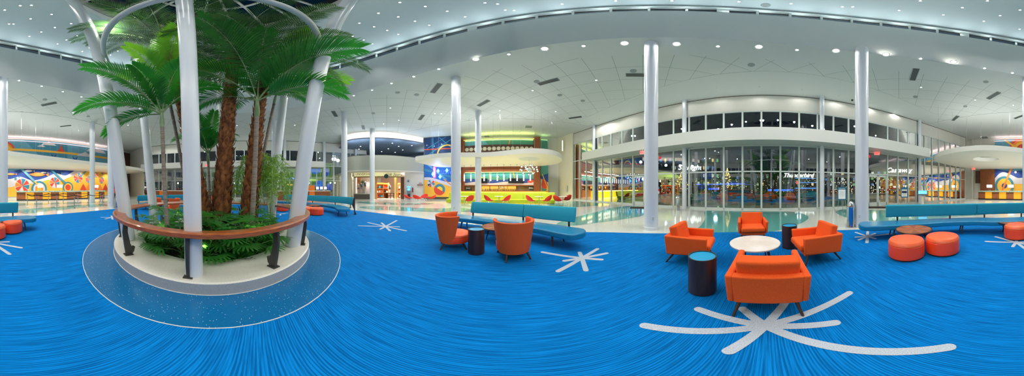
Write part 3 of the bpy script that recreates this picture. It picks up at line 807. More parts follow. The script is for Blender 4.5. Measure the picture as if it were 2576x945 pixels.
# leaning white columns and the ring tube they carry
def cpt(a, r, z): return (CX + r * cos(R(a)), CY + r * sin(R(a)), z)
CANG = [8.7, 66.8, 128, 188, -99.5, -47.5]
for a, rr in zip(CANG, (.125, .16, .15, .15, .15, .16)):
    b = MB()
    zs = [ZP, 1.5, 3, 5, 7, 9, 11, ZD + .3]
    if a == 8.7: b.tube([(-1.955 + .07 * z / 12, -.775 - .26 * z / 12, z) for z in zs], [.118] * len(zs), 32)      # the one nearest the room's middle stands almost upright
    else: b.tube([cpt(a, 2.07 + (3.72 - 2.07) * ((z - ZP) / (ZD - ZP)), z) for z in zs], [rr] * len(zs), 32)
    struct(b.build('column', M['column']))
n = 96
b = MB(); b.tube([cpt(360 * i / n, 2.62, 5.45) for i in range(n)], .065, 12, closed=True)
tag(b.build('support_ring', M['white']), 'slim white tube ring running round the leaning columns amid the palm crowns', 'ring')
# handrail
t = thing('handrail', 'curved wooden handrail on dark metal brackets round the palm planter', 'railing', (CX, CY, ZP))
b = MB(); b.lathe([(2.13, .645), (2.15, .665), (2.40, .70), (2.425, .685), (2.425, .635), (2.405, .622), (2.15, .612), (2.13, .625), (2.13, .645)], 144, cap0=False, cap1=False)
b.build('rail', M['teak'], parent=t)
def bracket(a):
    T = Matrix.Rotation(R(a), 4, 'Z')
    b = MB()
    prof = [(2.30, .012), (2.19, .012), (2.15, .06), (2.13, .15), (2.16, .17), (2.18, .14), (2.22, .22), (2.27, .45), (2.27, .63), (2.345, .64), (2.36, .45), (2.33, .2), (2.31, .08)]
    w = .021; m = len(prof)
    vs = [(r, -w, z) for r, z in prof] + [(r, w, z) for r, z in prof]
    b.add(vs, [tuple(range(m)), tuple(range(2 * m - 1, m - 1, -1))] + [(k, (k + 1) % m, m + (k + 1) % m, m + k) for k in range(m)], 0, T)
    o = b.build('bracket', M['darkmetal'], parent=t, smooth=False)
    p = MB(); p.box((2.25, 0, .008), (.15, .12, .016), 0, T); p.build('base_plate', M['darkmetal'], parent=o, smooth=False)
for k in range(12): bracket(8.5 + 30 * k - (0 if k < 6 else 1))

# ---------------------------------------------------------------- palms
M['bark'] = noisy(mat('palm_bark', '#6b3f22', .85), '#43260f', '#8a5730', 14, (1, 1, .5), 6, .6)
M['boot'] = noisy(mat('palm_boot', '#8a5029', .8), '#5e3218', '#a86c3c', 10, (1, 1, .4), 6, .5)
M['ringtrunk'] = noisy(mat('ringed_trunk', '#8b7f74', .75), '#6d5f56', '#a39a90', 9, (.5, .5, 14), 4, .3)
M['ringgreen'] = noisy(mat('crownshaft', '#79926a', .5), '#5e7c4e', '#94a888', 5, (1, 1, .4), 4)
def leafmat(name, c1, c2, tr):
    m = mat(name, c1, .42)
    noisy(m, c1, c2, 3, (1, 1, 1), 3)
    N = m.node_tree.nodes; L = m.node_tree.links; p = N['Principled BSDF']
    tl = N.new('ShaderNodeBsdfTranslucent'); tl.inputs['Color'].default_value = lin(tr)
    mx = N.new('ShaderNodeMixShader'); mx.inputs['Fac'].default_value = .38
    L.new(p.outputs['BSDF'], mx.inputs[1]); L.new(tl.outputs['BSDF'], mx.inputs[2]); L.new(mx.outputs['Shader'], N['Material Output'].inputs['Surface'])
    return m
M['leaf'] = leafmat('palm_leaf', '#0b5a24', '#1f7d2b', '#3fae2a')
M['leafbacklit'] = leafmat('backlit_palm_leaf', '#2c8a1c', '#58b02c', '#9ae02c')  # lighter copy of palm_leaf: back light put into the leaf colour
M['leafdark'] = leafmat('date_palm_leaf', '#24432a', '#47664a', '#4f7a3c')
M['leaflow'] = leafmat('understory_leaf', '#1c5f28', '#3a8a36', '#5fb03a')
M['leaflime'] = leafmat('bamboo_leaf', '#4f8a2a', '#86b53a', '#a8d048')
M['stem'] = noisy(mat('leaf_stem', '#7d9a62', .55), '#6a8a50', '#9ab07e', 6)

def frond(parent, base, azm, elev, length, droop, leaf_len, n, m, width=.036, twist=0.0, fold=.5, stem_frac=.14, rr=.016, name='frond'):
    """one feather leaf: arching stalk with two rows of narrow leaflets"""
    b = MB(); N = 14
    d = Vector((cos(azm) * cos(elev), sin(azm) * cos(elev), sin(elev))); p = Vector(base); pts = [p.copy()]; dirs = []
    for i in range(N):
        step = length / N
        dirs.append(d.copy()); p = p + d * step; pts.append(p.copy())
        d = d + Vector((0, 0, -droop * (.4 + 1.2 * i / N) / N)); d.normalize()
    dirs.append(d.copy())
    b.tube(pts, [rr * (1 - .85 * i / N) for i in range(N + 1)], 6, 1)
    side0 = Vector((-sin(azm), cos(azm), 0))
    for k in range(n):
        f = stem_frac + (1 - stem_frac) * (k + .5) / n
        i = min(int(f * N), N - 1); u = f * N - i
        q = pts[i].lerp(pts[i + 1], u); dd = dirs[i].lerp(dirs[i + 1], u).normalized()
        s = (side0 - dd * side0.dot(dd)).normalized(); up = s.cross(dd) * -1
        if up.z < 0: up = -up
        g = (f - stem_frac) / (1 - stem_frac)
        ll = leaf_len * (.35 + 1.0 * sin(PI * min(1, (g * .86 + .1)) ** .8)) * .78 * random.uniform(.9, 1.08)
        fw = .55 + .75 * g
        for sg in (-1, 1):
            ld = (s * sg + dd * fw + up * (fold * (1 - .5 * g)) + Vector((0, 0, random.uniform(-.1, .05)))).normalized()
            wv = ld.cross(up).normalized() * (width / 2)
            sag = Vector((0, 0, -ll * .16))
            a0 = q; a1 = q + ld * ll * .35 + sag * .15; a2 = q + ld * ll * .72 + sag * .5; a3 = q + ld * ll + sag * 1.25
            b.add([a0 + wv * .35, a0 - wv * .35, a1 + wv, a1 - wv, a2 + wv * .8, a2 - wv * .8, a3], [(0, 1, 3, 2), (2, 3, 5, 4), (4, 5, 6)], 0)
    return b.build(name, [m, M['stem']], parent=parent, fix=False, smooth=True, angle=60)

def trunk_path(p0, p1, bend, n=14):
    P0, P1 = Vector(p0), Vector(p1); out = []
    for i in range(n + 1):
        f = i / n; q = P0.lerp(P1, f); q += Vector((bend[0], bend[1], 0)) * sin(PI * f); out.append(q)
    return out
def bootedtrunk(t, path, r0, r1):
    b = MB(); n = len(path); loc = Vector(t.location)
    P = [p - loc for p in path]
    b.tube(P, [r0 + (r1 - r0) * min(1, (i / (n - 1)) * 1.6) for i in range(n)], 14, 0)
    L_ = sum((P[i + 1] - P[i]).length for i in range(n - 1))
    cnt = int(L_ / .026)
    for k in range(cnt):
        f = k / cnt * .985; i = min(int(f * (n - 1)), n - 2); u = f * (n - 1) - i
        q = P[i].lerp(P[i + 1], u); d = (P[i + 1] - P[i]).normalized(); r = r0 + (r1 - r0) * min(1, f * 1.6)
        a = k * 2.39996
        e = Vector((cos(a), sin(a), 0)); e = (e - d * e.dot(d)).normalized(); s = d.cross(e)
        sz = r * random.uniform(.85, 1.15); w = sz * .62; h = sz * 1.25
        c = q + e * r * .93
        o = e * r * random.uniform(.28, .5)
        lean = s * random.uniform(-.2, .2) * w
        vs = [c - s * w - e * .02, c + s * w - e * .02, c + s * w * .75 + d * h * .5 + e * r * .16, c - s * w * .75 + d * h * .5 + e * r * .16,
              c + s * w * .3 + d * h * .85 + o * .8 + lean, c - s * w * .3 + d * h * .85 + o * .8 + lean, c + d * h * 1.02 + o * 1.15 + lean, c + d * h * .45 + e * r * .28]
        b.add(vs, [(0, 1, 2, 7), (0, 7, 3), (3, 7, 5), (7, 2, 4), (7, 4, 6, 5)], 1)
    return b.build('trunk', [M['bark'], M['boot']], parent=t, angle=50, fix=False)
def ringtrunk(t, path, r0, r1, shaft=.6):
    b = MB(); loc = Vector(t.location); P = [p - loc for p in path]; n = len(P)
    fine = []; rs = []
    m = 70
    for k in range(m + 1):
        f = k / m * (n - 1); i = min(int(f), n - 2); fine.append(P[i].lerp(P[i + 1], f - i)); rs.append((r0 + (r1 - r0) * k / m) * (1.0 if k % 3 else 1.12))
    b.tube(fine, rs, 14, 0)
    o = b.build('trunk', M['ringtrunk'], parent=t)
    top = P[-1]; d = (P[-1] - P[-2]).normalized()
    MB().tube([top - d * .02, top + d * shaft * .3, top + d * shaft], [r1 * 1.15, r1 * 1.35, r1 * .7], 14).build('crownshaft', M['ringgreen'], parent=t)
    return top + d * shaft * .9
def at(x, d, z): return (*pol(x, d), z)
def P3(x, y, d): return (*pol(x, d), zat(y, d))

# three tall palms with fibrous trunks and high grey-green feather crowns
def tall_palm(label, p0, p1, bend, r0, r1, nf, seed, elev=(.2, 1.2)):
    random.seed(seed)
    t = thing('palm_tree', label, 'palm', (p0[0], p0[1], .15))
    path = trunk_path((p0[0], p0[1], .12), p1, bend)
    bootedtrunk(t, path, r0, r1)
    top = path[-1] - Vector(t.location)
    for k in range(nf):
        a = 2.39996 * k + seed; e = elev[0] + (elev[1] - elev[0]) * ((k * .618) % 1)
        frond(t, top, a, e, random.uniform(2.4, 3.0), random.uniform(1.2, 2.0), .5, 50, M['leafdark'], .026, fold=.35, rr=.02)
    return t
tall_palm('tall palm with fibrous brown trunk leaning behind the front white column', pol(522, 4.25), P3(415, 118, 4.2), (.05, .0), .21, .125, 15, 3)
tall_palm('tall palm with the thickest shaggy brown trunk in the middle of the planter', pol(552, 4.35), P3(592, 128, 4.45), (.0, .0), .24, .16, 15, 5)
tall_palm('tall palm with shaggy trunk leaning away from the slender ringed trunk', pol(620, 4.2), P3(668, 165, 4.3), (.0, .0), .22, .14, 14, 8)

# slender green palms with ringed trunks and broad bright fronds
def green_palm(label, p0, p1, bend, r0, r1, shaft, fr, seed, leaf='leaf'):
    random.seed(seed)
    t = thing('palm_tree', label, 'palm', (p0[0], p0[1], .15))
    path = trunk_path((p0[0], p0[1], .12), p1, bend)
    top = ringtrunk(t, path, r0, r1, shaft)
    for (a, e, L_, dr, ll, n) in fr:
        frond(t, top, R(a), R(e), L_, dr, ll, n, M[leaf], .046, fold=.55, rr=.018, stem_frac=.16)
    return t
tw = math.degrees(math.atan2(-CY, -CX))      # direction from the planter to the eye: about 16 deg
green_palm('palm with slender grey ringed trunk and the broadest bright green fronds', pol(630, 3.85), P3(646, 292, 3.8), (.02, .02), .062, .052, .5,
           [(-34, 64, 2.8, .95, .85, 44), (50, 44, 2.6, 1.0, .85, 44), (62, 20, 2.0, 1.1, .7, 36), (75, 60, 2.3, 1.2, .75, 38), (120, 42, 2.2, 1.3, .7, 36), (-75, 48, 2.3, 1.2, .75, 38), (-110, 30, 2.1, 1.2, .7, 34), (170, 55, 2.1, 1.2, .7, 34), (-150, 40, 2.1, 1.3, .7, 34), (10, 74, 2.3, .9, .75, 38)], 11)
green_palm('palm with slim ringed trunk on the reception side of the planter, fronds past the column', pol(424, 3.55), P3(408, 318, 3.65), (.03, .0), .05, .043, .38,
           [(-28, 50, 2.1, 1.0, .56, 36), (-34, 18, 1.9, 1.0, .52, 34), (-62, 2, 1.5, 1.0, .44, 30), (-75, 42, 1.6, 1.2, .48, 32), (0, 62, 1.4, 1.3, .45, 30), (-130, 48, 1.8, 1.2, .5, 32), (100, 50, 1.5, 1.5, .45, 28), (170, 60, 1.7, 1.2, .5, 30), (60, 68, 1.5, 1.5, .45, 28)], 12)
green_palm('small thin-trunked palm with drooping leaflets between the two front fibrous trunks', (-5.05, -1.42), P3(524, 408, 5.2), (.0, .0), .045, .04, .3,
           [(0, 55, 1.2, 1.8, .5, 26), (70, 55, 1.2, 1.8, .5, 26), (130, 60, 1.2, 1.8, .5, 26), (-60, 50, 1.3, 1.8, .5, 26), (-120, 60, 1.2, 1.8, .5, 26), (40, 75, 1.4, .9, .5, 26), (-20, 70, 1.4, 1.0, .5, 26)], 13)
green_palm('palm behind the others whose leaves are coloured brighter as if backlit by the lamps', (-4.7, -1.9), P3(425, 250, 4.4), (.0, .0), .05, .045, .35,
           [(-20, 62, 1.9, .9, .6, 38), (-70, 50, 1.7, 1.1, .6, 34), (40, 64, 2.2, 1.0, .7, 40), (110, 50, 1.9, 1.2, .6, 32), (-130, 55, 1.9, 1.2, .6, 32), (170, 50, 1.9, 1.2, .6, 32), (0, 80, 2.3, .5, .7, 40)], 14, 'leafbacklit')
green_palm('palm with leaves coloured brighter as if backlit, rising behind the broad-fronded palm, bar side of the planter', (-4.75, -.2), P3(690, 260, 4.9), (.0, .0), .05, .045, .4,
           [(47, 64, 3.2, .8, .85, 46), (85, 42, 2.7, 1.0, .8, 42), (20, 60, 2.6, .9, .8, 40), (-40, 60, 2.2, 1.2, .7, 36), (140, 50, 2.2, 1.2, .7, 36), (-120, 55, 2.1, 1.2, .7, 34), (64, 74, 3.0, .6, .8, 44), (110, 60, 2.5, 1, .75, 38)], 15, 'leafbacklit')

# weeping bamboo on the bar side
random.seed(21)
t = thing('bamboo_plant', 'feathery weeping bamboo with thin light green leaves behind the trunks', 'bamboo', (-4.75, .25, .15))
for k in range(26):
    a = random.uniform(0, 2 * PI); h = random.uniform(1.7, 2.35); r = random.uniform(.35, 1.0)
    q0 = Vector((random.uniform(-.18, .18), random.uniform(-.25, .25), 0))
    pts = [q0, q0 + Vector((r * .12 * cos(a), r * .12 * sin(a), h * .6)), q0 + Vector((r * .5 * cos(a), r * .5 * sin(a), h)), q0 + Vector((r * .85 * cos(a), r * .85 * sin(a), h * .86)), q0 + Vector((r * cos(a), r * sin(a), h * .55))]
    S = spline(pts, 6); b = MB(); b.tube(S, .007, 5, 1)
    for j in range(8, len(S)):
        for q in range(7):
            p = S[j] + Vector([random.uniform(-.04, .04) for _ in range(3)])
            az_ = random.uniform(0, 2 * PI); L_ = random.uniform(.12, .24)
            d = Vector((cos(az_) * .6, sin(az_) * .6, random.uniform(-1.0, -.1))).normalized(); w = d.cross(Vector((cos(az_ + 1), sin(az_ + 1), .4))).normalized() * .011
            b.add([p, p + d * L_ * .4 + w, p + d * L_, p + d * L_ * .4 - w], [(0, 1, 2, 3)], 0)
    b.build('cane', [M['leaflime'], M['stem']], parent=t, fix=False, smooth=False)

# fan-leaved understory plants and leafy ground cover
def fan_plant(loc, h, n, seed, label, group):
    random.seed(seed)
    t = thing('fan_palm', label, 'plant', loc, 0, group)
    for k in range(n):
        a = 2 * PI * k / n + random.uniform(-.3, .3); e = random.uniform(.35, 1.3); L_ = h * random.uniform(.7, 1.05)
        d = Vector((cos(a) * cos(e), sin(a) * cos(e), sin(e))); q = d * L_
        b = MB(); b.tube([(0, 0, 0), d * L_ * .5 + Vector((0, 0, .03)), q], [.006, .005, .004], 5, 1)
        out = Vector((d.x, d.y, d.z * .35 - .1)).normalized(); s = Vector((-sin(a), cos(a), 0)); up = s.cross(out)
        if up.z < 0: up = -up
        m = random.randint(8, 11)
        for j in range(m):
            g = -1.35 + 2.7 * j / (m - 1); ld = (out * cos(g) + s * sin(g) + up * .12).normalized(); ll = h * random.uniform(.38, .5)
            w = ld.cross(up).normalized() * .021; sag = Vector((0, 0, -ll * .28))
            b.add([q, q + ld * ll * .45 + w + sag * .1, q + ld * ll * .9 + w * .8 + sag * .8, q + ld * ll + sag, q + ld * ll * .9 - w * .8 + sag * .8, q + ld * ll * .45 - w + sag * .1], [(0, 1, 5), (1, 2, 4, 5), (2, 3, 4)], 0)
        b.build('fan_leaf', [M['leaflow'], M['stem']], parent=t, fix=False, smooth=False)
GP = 'fan-leaved plants round the palm trunks'
fp = [(30, 1.25, .62), (48, 1.35, .60), (62, 1.15, .66), (12, 1.38, .5), (-8, 1.35, .52), (20, .85, .66), (45, .8, .7), (-25, 1.35, .45), (-52, 1.2, .62), (-72, 1.25, .62), (75, 1.3, .5), (-40, .85, .55), (-95, 1.25, .6), (95, 1.3, .5), (-120, 1.2, .6), (125, 1.2, .5), (165, 1.2, .6), (-160, 1.2, .6)]
for k, (a, r, h) in enumerate(fp):
    fan_plant(cpt(a, r, .17), h * 1.15, 13, 40 + k, 'dark green fan-leaved plant filling the round terrazzo planter under the palms', GP)
GB = 'low leafy plants along the planter rim'
sb = [(-62, 1.5), (-50, 1.55), (-36, 1.52), (-22, 1.55), (38, 1.55), (54, 1.52), (0, 1.1), (26, 1.52), (70, 1.5), (84, 1.45), (-80, 1.5), (6, 1.56), (-100, 1.5), (110, 1.45)]
for k, (a, r) in enumerate(sb):
    random.seed(80 + k)
    b = MB(); b.ball((0, 0, .05), .17, 10, 0, .45)
    for j in range(150):
        q = random.uniform(0, 2 * PI); rr = .24 * math.sqrt(random.random()); z = random.uniform(.02, .2) * (1 - rr * 1.5) + .03
        p = Vector((rr * cos(q), rr * sin(q), z)); d = Vector((cos(q) * .8, sin(q) * .8, random.uniform(-.1, .9))).normalized(); L_ = random.uniform(.05, .1)
        w = d.cross(Vector((0, 0, 1))).normalized() * L_ * .3
        b.add([p, p + d * L_ * .5 + w, p + d * L_, p + d * L_ * .5 - w], [(0, 1, 2, 3)], 0)
    o = b.build('leafy_plant', M['leaflow'], fix=False, smooth=False, loc=cpt(a, r, .15))
    tag(o, 'low leafy green plant hugging the inside of the terrazzo planter rim', 'plant', GB)
# ================================================================ BAR SIDE
def wires(parent, pts, z0, z1):
    for k in range(0, len(pts)):
        b = MB(); x, y = pts[k]; b.cyl((x, y, z0), (x, y, z1), .007, n=5); b.build('hanger_wire', M['steel'], parent=parent, smooth=False)
# hanging white kidney canopy over the bar
out = [pol(1046, 15.6), pol(1075, 14.2), pol(1120, 13.4), pol(1180, 13.2), pol(1230, 13.1), pol(1280, 12.4), pol(1328, 11.8), pol(1378, 12.1), pol(1408, 13.4), pol(1413, 15.2), pol(1395, 17.5), (2.6, 18.8), (-2, 19.2), (-6, 18.9), (-8.6, 17.6)]
cb = [tuple(p)[:2] for p in spline([(*p, 0) for p in out], 6, True)]
t = thing('hanging_canopy', 'white kidney-shaped canopy hanging on wires over the bar', 'canopy', (-1.5, 15.5, 4.0))
L_ = lambda P: [(p[0] + 1.5, p[1] - 15.5) for p in P]
b = MB(); b.prism(L_(cb), 0, .38); b.build('slab', M['canopy'], parent=t, angle=50)
HX, HY = pol(1331, 14.2)
b = MB(); b.lathe([(.95, -.004), (.95, .02), (.001, .02)], 48, (HX + 1.5, HY - 15.5, 0), cap0=True, cap1=False); b.build('dome_recess', M['fascia'], parent=t)
wires(t, L_([pol(1085, 15), pol(1103, 15.5), pol(1180, 14.5), pol(1240, 14.5), pol(1258, 14), pol(1290, 13.5), pol(1310, 17), pol(1345, 13), pol(1362, 13), pol(1378, 13.6), pol(1388, 15), pol(1400, 14.6), pol(1215, 17)]), .38, 4.34)
# globe chandelier
random.seed(5)
t = thing('chandelier', 'cluster chandelier of clear glass globes hanging below the bar canopy', 'chandelier', (HX, HY, 4.0))
MB().cyl((0, 0, 0), (0, 0, -.85), .012, n=8).build('stem', M['chrome'], parent=t)
MB().ball((0, 0, -.95), .2, 16).build('hub', M['chrome'], parent=t)
for k in range(20):
    z = 1 - 2 * (k + .5) / 20; a = 2.39996 * k; r = math.sqrt(1 - z * z)
    p = Vector((r * cos(a) * .8, r * sin(a) * .8, z * .42 - .95))
    g = MB().cyl((0, 0, -.95), p, .008, n=6).build('arm', M['chrome'], parent=t, smooth=False)
    MB().ball(p, .12, 16).build('globe', M['clear'], parent=g)
    MB().ball(p, .05, 8).build('bulb', M['lamp'], parent=g)
# bar back wall: mural, wood frame with niche, shelves
WBY = 19.9
def wx(x, y=WBY): return y * tan(az(x))
t = thing('bar_back_wall', 'wood-framed bar back wall with lit mural niche and bottle shelves', 'bar back', (0, WBY, 0))
xl, xr, xi0, xi1 = wx(1158), wx(1359), wx(1168), wx(1343)
b = MB()
b.box(((xl + xi0) / 2, .2, 4.0), (xi0 - xl, .4, 8.0)); b.box(((xi1 + xr) / 2, .2, 4.0), (xr - xi1, .4, 8.0))
b.box(((xi0 + xi1) / 2, .2, 4.1), (xi1 - xi0, .4, 1.25)); b.box(((xi0 + xi1) / 2, .2, 5.0), (xi1 - xi0, .34, .6))
b.box(((xi0 + xi1) / 2, .1, 1.76), (xi1 - xi0, .3, .12)); b.box(((xi0 + xi1) / 2, .1, .55), (xi1 - xi0, .3, 1.1))
b.build('wood_frame', M['wood'], parent=t, smooth=False)
b = MB(); b.box(((xi0 + xi1) / 2, .25, 6.1), (xi1 - xi0, .1, 1.7)); b.build('perforated_panel', M['wooddark'], parent=t, smooth=False)
b = MB()
nc = 15
for r in range(2):
    for c in range(nc):
        T = Matrix.Translation((xi0 + (xi1 - xi0) * (c + .5) / nc, .195, 5.72 + r * .72)) @ Matrix.Rotation(R(90), 4, 'X')
        b.lathe([(.25, 0), (.25, .008)], 28, M=T)
b.build('round_opening', M['discs'], parent=t)['label'] = 'cream round openings'
def mural_mesh(W, Hh, seed, kind):
    """flat painted mural in local x (0..W), z (0..H); returns mesh builder with palette indices"""
    b = MB(); y = [0.0]
    def put(poly, mi):
        y[0] -= .0015; q = [(min(max(px, 0), W), y[0], min(max(pz, 0), Hh)) for px, pz in poly]
        b.add(q, [tuple(range(len(q)))], mi)
    def disc(cx, cz, r, mi, a0=0, a1=360, n=28, r0=0):
        A = [R(a0 + (a1 - a0) * i / n) for i in range(n + 1)]
        o = [(cx + r * cos(a), cz + r * sin(a)) for a in A]
        put(o + ([(cx + r0 * cos(a), cz + r0 * sin(a)) for a in reversed(A)] if r0 else ([(cx, cz)] if a1 - a0 < 359 else [])), mi)
    def umbrella(cx, cz, r, cols, rot=10):
        disc(cx, cz, r, 4)
        for k in range(8): disc(cx, cz, r * .94, cols[k % len(cols)], rot + 45 * k + 3, rot + 45 * k + 42, 5)
    def band(p0, p1, w, mi):
        dx, dz = p1[0] - p0[0], p1[1] - p0[1]; l = math.hypot(dx, dz); nx, nz = -dz / l * w / 2, dx / l * w / 2
        put([(p0[0] + nx, p0[1] + nz), (p1[0] + nx, p1[1] + nz), (p1[0] - nx, p1[1] - nz), (p0[0] - nx, p0[1] - nz)], mi)
    def hill(fn, mi, n=60):
        put([(0, 0)] + [(W * i / n, fn(W * i / n)) for i in range(n + 1)] + [(W, 0)], mi)
    return b, put, disc, umbrella, band, hill
PAL = [mat('mural_navy', '#24479a', .6), mat('mural_teal', '#3a86a0', .6), mat('mural_sky', '#5f9fb6', .6), mat('mural_sand', '#f6bb3c', .6), mat('mural_pale', '#d8d3d6', .6),
       mat('mural_red', '#de4a30', .6), mat('mural_orange', '#f28a30', .6), mat('mural_green', '#4a8f80', .6), mat('mural_darkblue', '#0e3560', .6), mat('mural_blue', '#1c66b4', .6), mat('mural_yellow', '#f0d040', .6)]
NAVY, TEAL, SKY, SAND, PALE, RED, ORG, GRN, DBL, BLU, YEL = range(11)
# niche mural
W_ = xi1 - xi0
b, put, disc, umb, band, hill = mural_mesh(W_, 1.68, 0, 0)
put([(0, 0), (W_, 0), (W_, 1.68), (0, 1.68)], TEAL); hill(lambda x: .95 + .1 * sin(x * .7), GRN); hill(lambda x: .72 + .08 * sin(x * .9 + 1), NAVY); hill(lambda x: .22 + .2 * sin(x * .8 + .4) ** 2, PALE)
band((1.1, 1.68), (2.3, .9), .1, YEL); band((6.1, 1.68), (6.5, .3), .13, ORG); band((3.2, 1.68), (3.2, .3), .05, SAND); disc(W_ - .35, .25, .45, RED, 20, 170, 10); disc(2.0, .7, .08, ORG); disc(4.3, 1.0, .06, PALE)
b.build('niche_mural', PAL, parent=t, smooth=False, loc=(xi0, .32, 1.82), fix=False)
b, put, disc, umb, band, hill = mural_mesh(W_, .62, 0, 0)
put([(0, 0), (W_, 0), (W_, .62), (0, .62)], SKY); put([(W_ * .35, 0), (W_, 0), (W_, .62), (W_ * .3, .62)], GRN); band((5.6, 0), (5.7, .62), .12, ORG)
b.build('upper_mural', PAL, parent=t, smooth=False, loc=(xi0, .3, 6.95), fix=False)
b = MB(); b.box(((xi0 + xi1) / 2, .22, 3.42), (W_ - .1, .05, .05)); b.box(((xi0 + xi1) / 2, .2, 7.6), (W_ - .1, .05, .05))
b.build('strip_light', M['limeglow'], parent=t, smooth=False)
nb = 8
for k in range(nb):
    x0 = xi0 + W_ * k / nb; x1 = xi0 + W_ * (k + 1) / nb
    b = MB(); b.box(((x0 + x1) / 2, .3, 1.4), (x1 - x0 - .06, .02, .56)); b.build('shelf_back', M['amber'] if k in (2, 3, 4, 5) else M['dimshelf'], parent=t, smooth=False)
    b = MB(); b.box((x0, .16, 1.4), (.06, .3, .6)); b.build('shelf_divider', M['wood'], parent=t, smooth=False)
b = MB(); b.box(((xi0 + xi1) / 2, .16, 1.1), (W_, .32, .05)); b.build('shelf', M['wood'], parent=t, smooth=False)
random.seed(9)
GLB = [mat('bottle_amber', '#7a4a18', .15), mat('bottle_green', '#2c5a36', .15), mat('bottle_clear', '#c8d2c8', .1), mat('bottle_brown', '#3c2212', .15)]
bottle = None
for k in range(34):
    x = xi0 + W_ * (.27 + .47 * k / 33); sh = random.choice(GLB); s = random.uniform(.85, 1.1)
    b = MB(); b.lathe([(.035, 0), (.04, .01), (.04, .17 * s), (.015, .23 * s), (.013, .3 * s), (.016, .31 * s)], 10)
    o = b.build('bottle', sh, loc=(x, WBY + .14, 1.125)); tag(o, 'small liquor bottle standing on the lit back shelf of the bar', 'bottle', 'bottles on the bar back shelf')
for k, x in enumerate((1216, 1289, 1307)):
    T = MB(); T.box((0, 0, 0), (1.0, .06, .58)); o = T.build('television', M['black'], loc=(wx(x, WBY + .2), WBY + .2, 2.35), smooth=False, bev=.01)
    tag(o, ['dark television on the bar niche mural behind the slimmer column', 'dark television on the bar niche mural, middle of three', 'dark television on the bar niche mural towards the glass front'][k], 'television')
    MB().box((0, -.032, .0), (.94, .004, .52)).build('screen', M['tvscreen'], parent=o, smooth=False)
# coffee machines at ends of the shelf
for x, lb in ((1178, 'steel espresso machine on the bar back shelf near the column'), (1336, 'steel espresso machine on the bar back shelf by the wooden pier')):
    o = thing('espresso_machine', lb, 'coffee machine', (wx(x), WBY + .1, 1.13))
    b = MB(); b.box((0, 0, .2), (.55, .28, .36)); b.build('body', M['steel'], parent=o, bev=.02)
    b = MB(); b.box((0, -.13, .12), (.48, .06, .16)); b.build('drip_tray', M['black'], parent=o, smooth=False)
# taps
o = thing('beer_tap', 'chrome beer tap tower on the bar counter', 'beer tap', (wx(1262, 18.0), 18.0, 1.12))
b = MB(); b.cyl((-.35, 0, .4), (.35, 0, .4), .05); b.cyl((-.25, 0, 0), (-.25, 0, .4), .04); b.cyl((.25, 0, 0), (.25, 0, .4), .04); b.build('tower', M['chrome'], parent=o)
for k in range(5): MB().cyl((-.3 + .15 * k, -.06, .38), (-.3 + .15 * k, -.08, .6), .018).build('tap_handle', M['black'], parent=o)
# bar counter with glowing yellow front
x0, x1 = wx(1145, 17.8), wx(1372, 17.8)
t = thing('bar_counter', 'long bar counter whose front glows yellow above the lime banquette', 'bar counter', ((x0 + x1) / 2, 17.8, 0))
MB().box((0, 0, 1.08), (x1 - x0 + .2, .7, .06)).build('worktop', M['wood'], parent=t, smooth=False)
MB().box((0, .1, .52), (x1 - x0, .45, 1.04)).build('body', M['yellowpanel'], parent=t, smooth=False)
MB().box((0, -.28, 1.02), (x1 - x0, .04, .04)).build('strip_light', M['yellowglow'], parent=t, smooth=False)
# pendant tubes over the counter
for k in range(11):
    x = 1168 + 16.6 * k; X, Y = pol(x, 17.6 / cos(az(x)))
    o = thing('pendant_lamp', 'slim white glowing tube pendant in the row over the bar counter', 'pendant', (X, Y, 4.0), 0, 'tube pendants over the bar')
    MB().cyl((0, 0, 0), (0, 0, -.9), .008, n=6).build('cord', M['black'], parent=o, smooth=False)
    MB().cyl((0, 0, -.9), (0, 0, -1.08), .055, n=12).build('cap', M['chrome'], parent=o)
    MB().cyl((0, 0, -1.08), (0, 0, -1.78), .065, n=12).build('tube', M['tubeglow'], parent=o)
    MB().cyl((0, 0, -.001), (0, 0, -.02), .06, n=10).build('ceiling_plate', M['black'], parent=o)
# lime banquette
pts = sample([(-6.2, 15.0), (-3, 15.1), (0, 15.15), (2.4, 15.0), (3.9, 14.5)], 10)
t = thing('banquette', 'long lime green banquette in front of the glowing bar counter', 'banquette', (-1, 15, 0))
P0 = [(p[0] + 1, p[1] - 15) for p in pts]
b = MB(); b.sweep(P0, [(-.55, .06), (.25, .06), (.25, .42), (-.55, .42), (-.58, .3)]); b.build('seat', M['lime'], parent=t, bev=.04, seg=3)
n = len(P0)
for k in range(5):
    i0, i1 = k * (n - 1) // 5, (k + 1) * (n - 1) // 5
    sg = P0[i0:i1 + 1]
    b = MB(); b.sweep(sg, [(.1, .4), (.34, .4), (.44, 1.0), (.36, 1.04), (.28, 1.0)]); b.build('backrest', M['lime'], parent=t, bev=.03, seg=2)
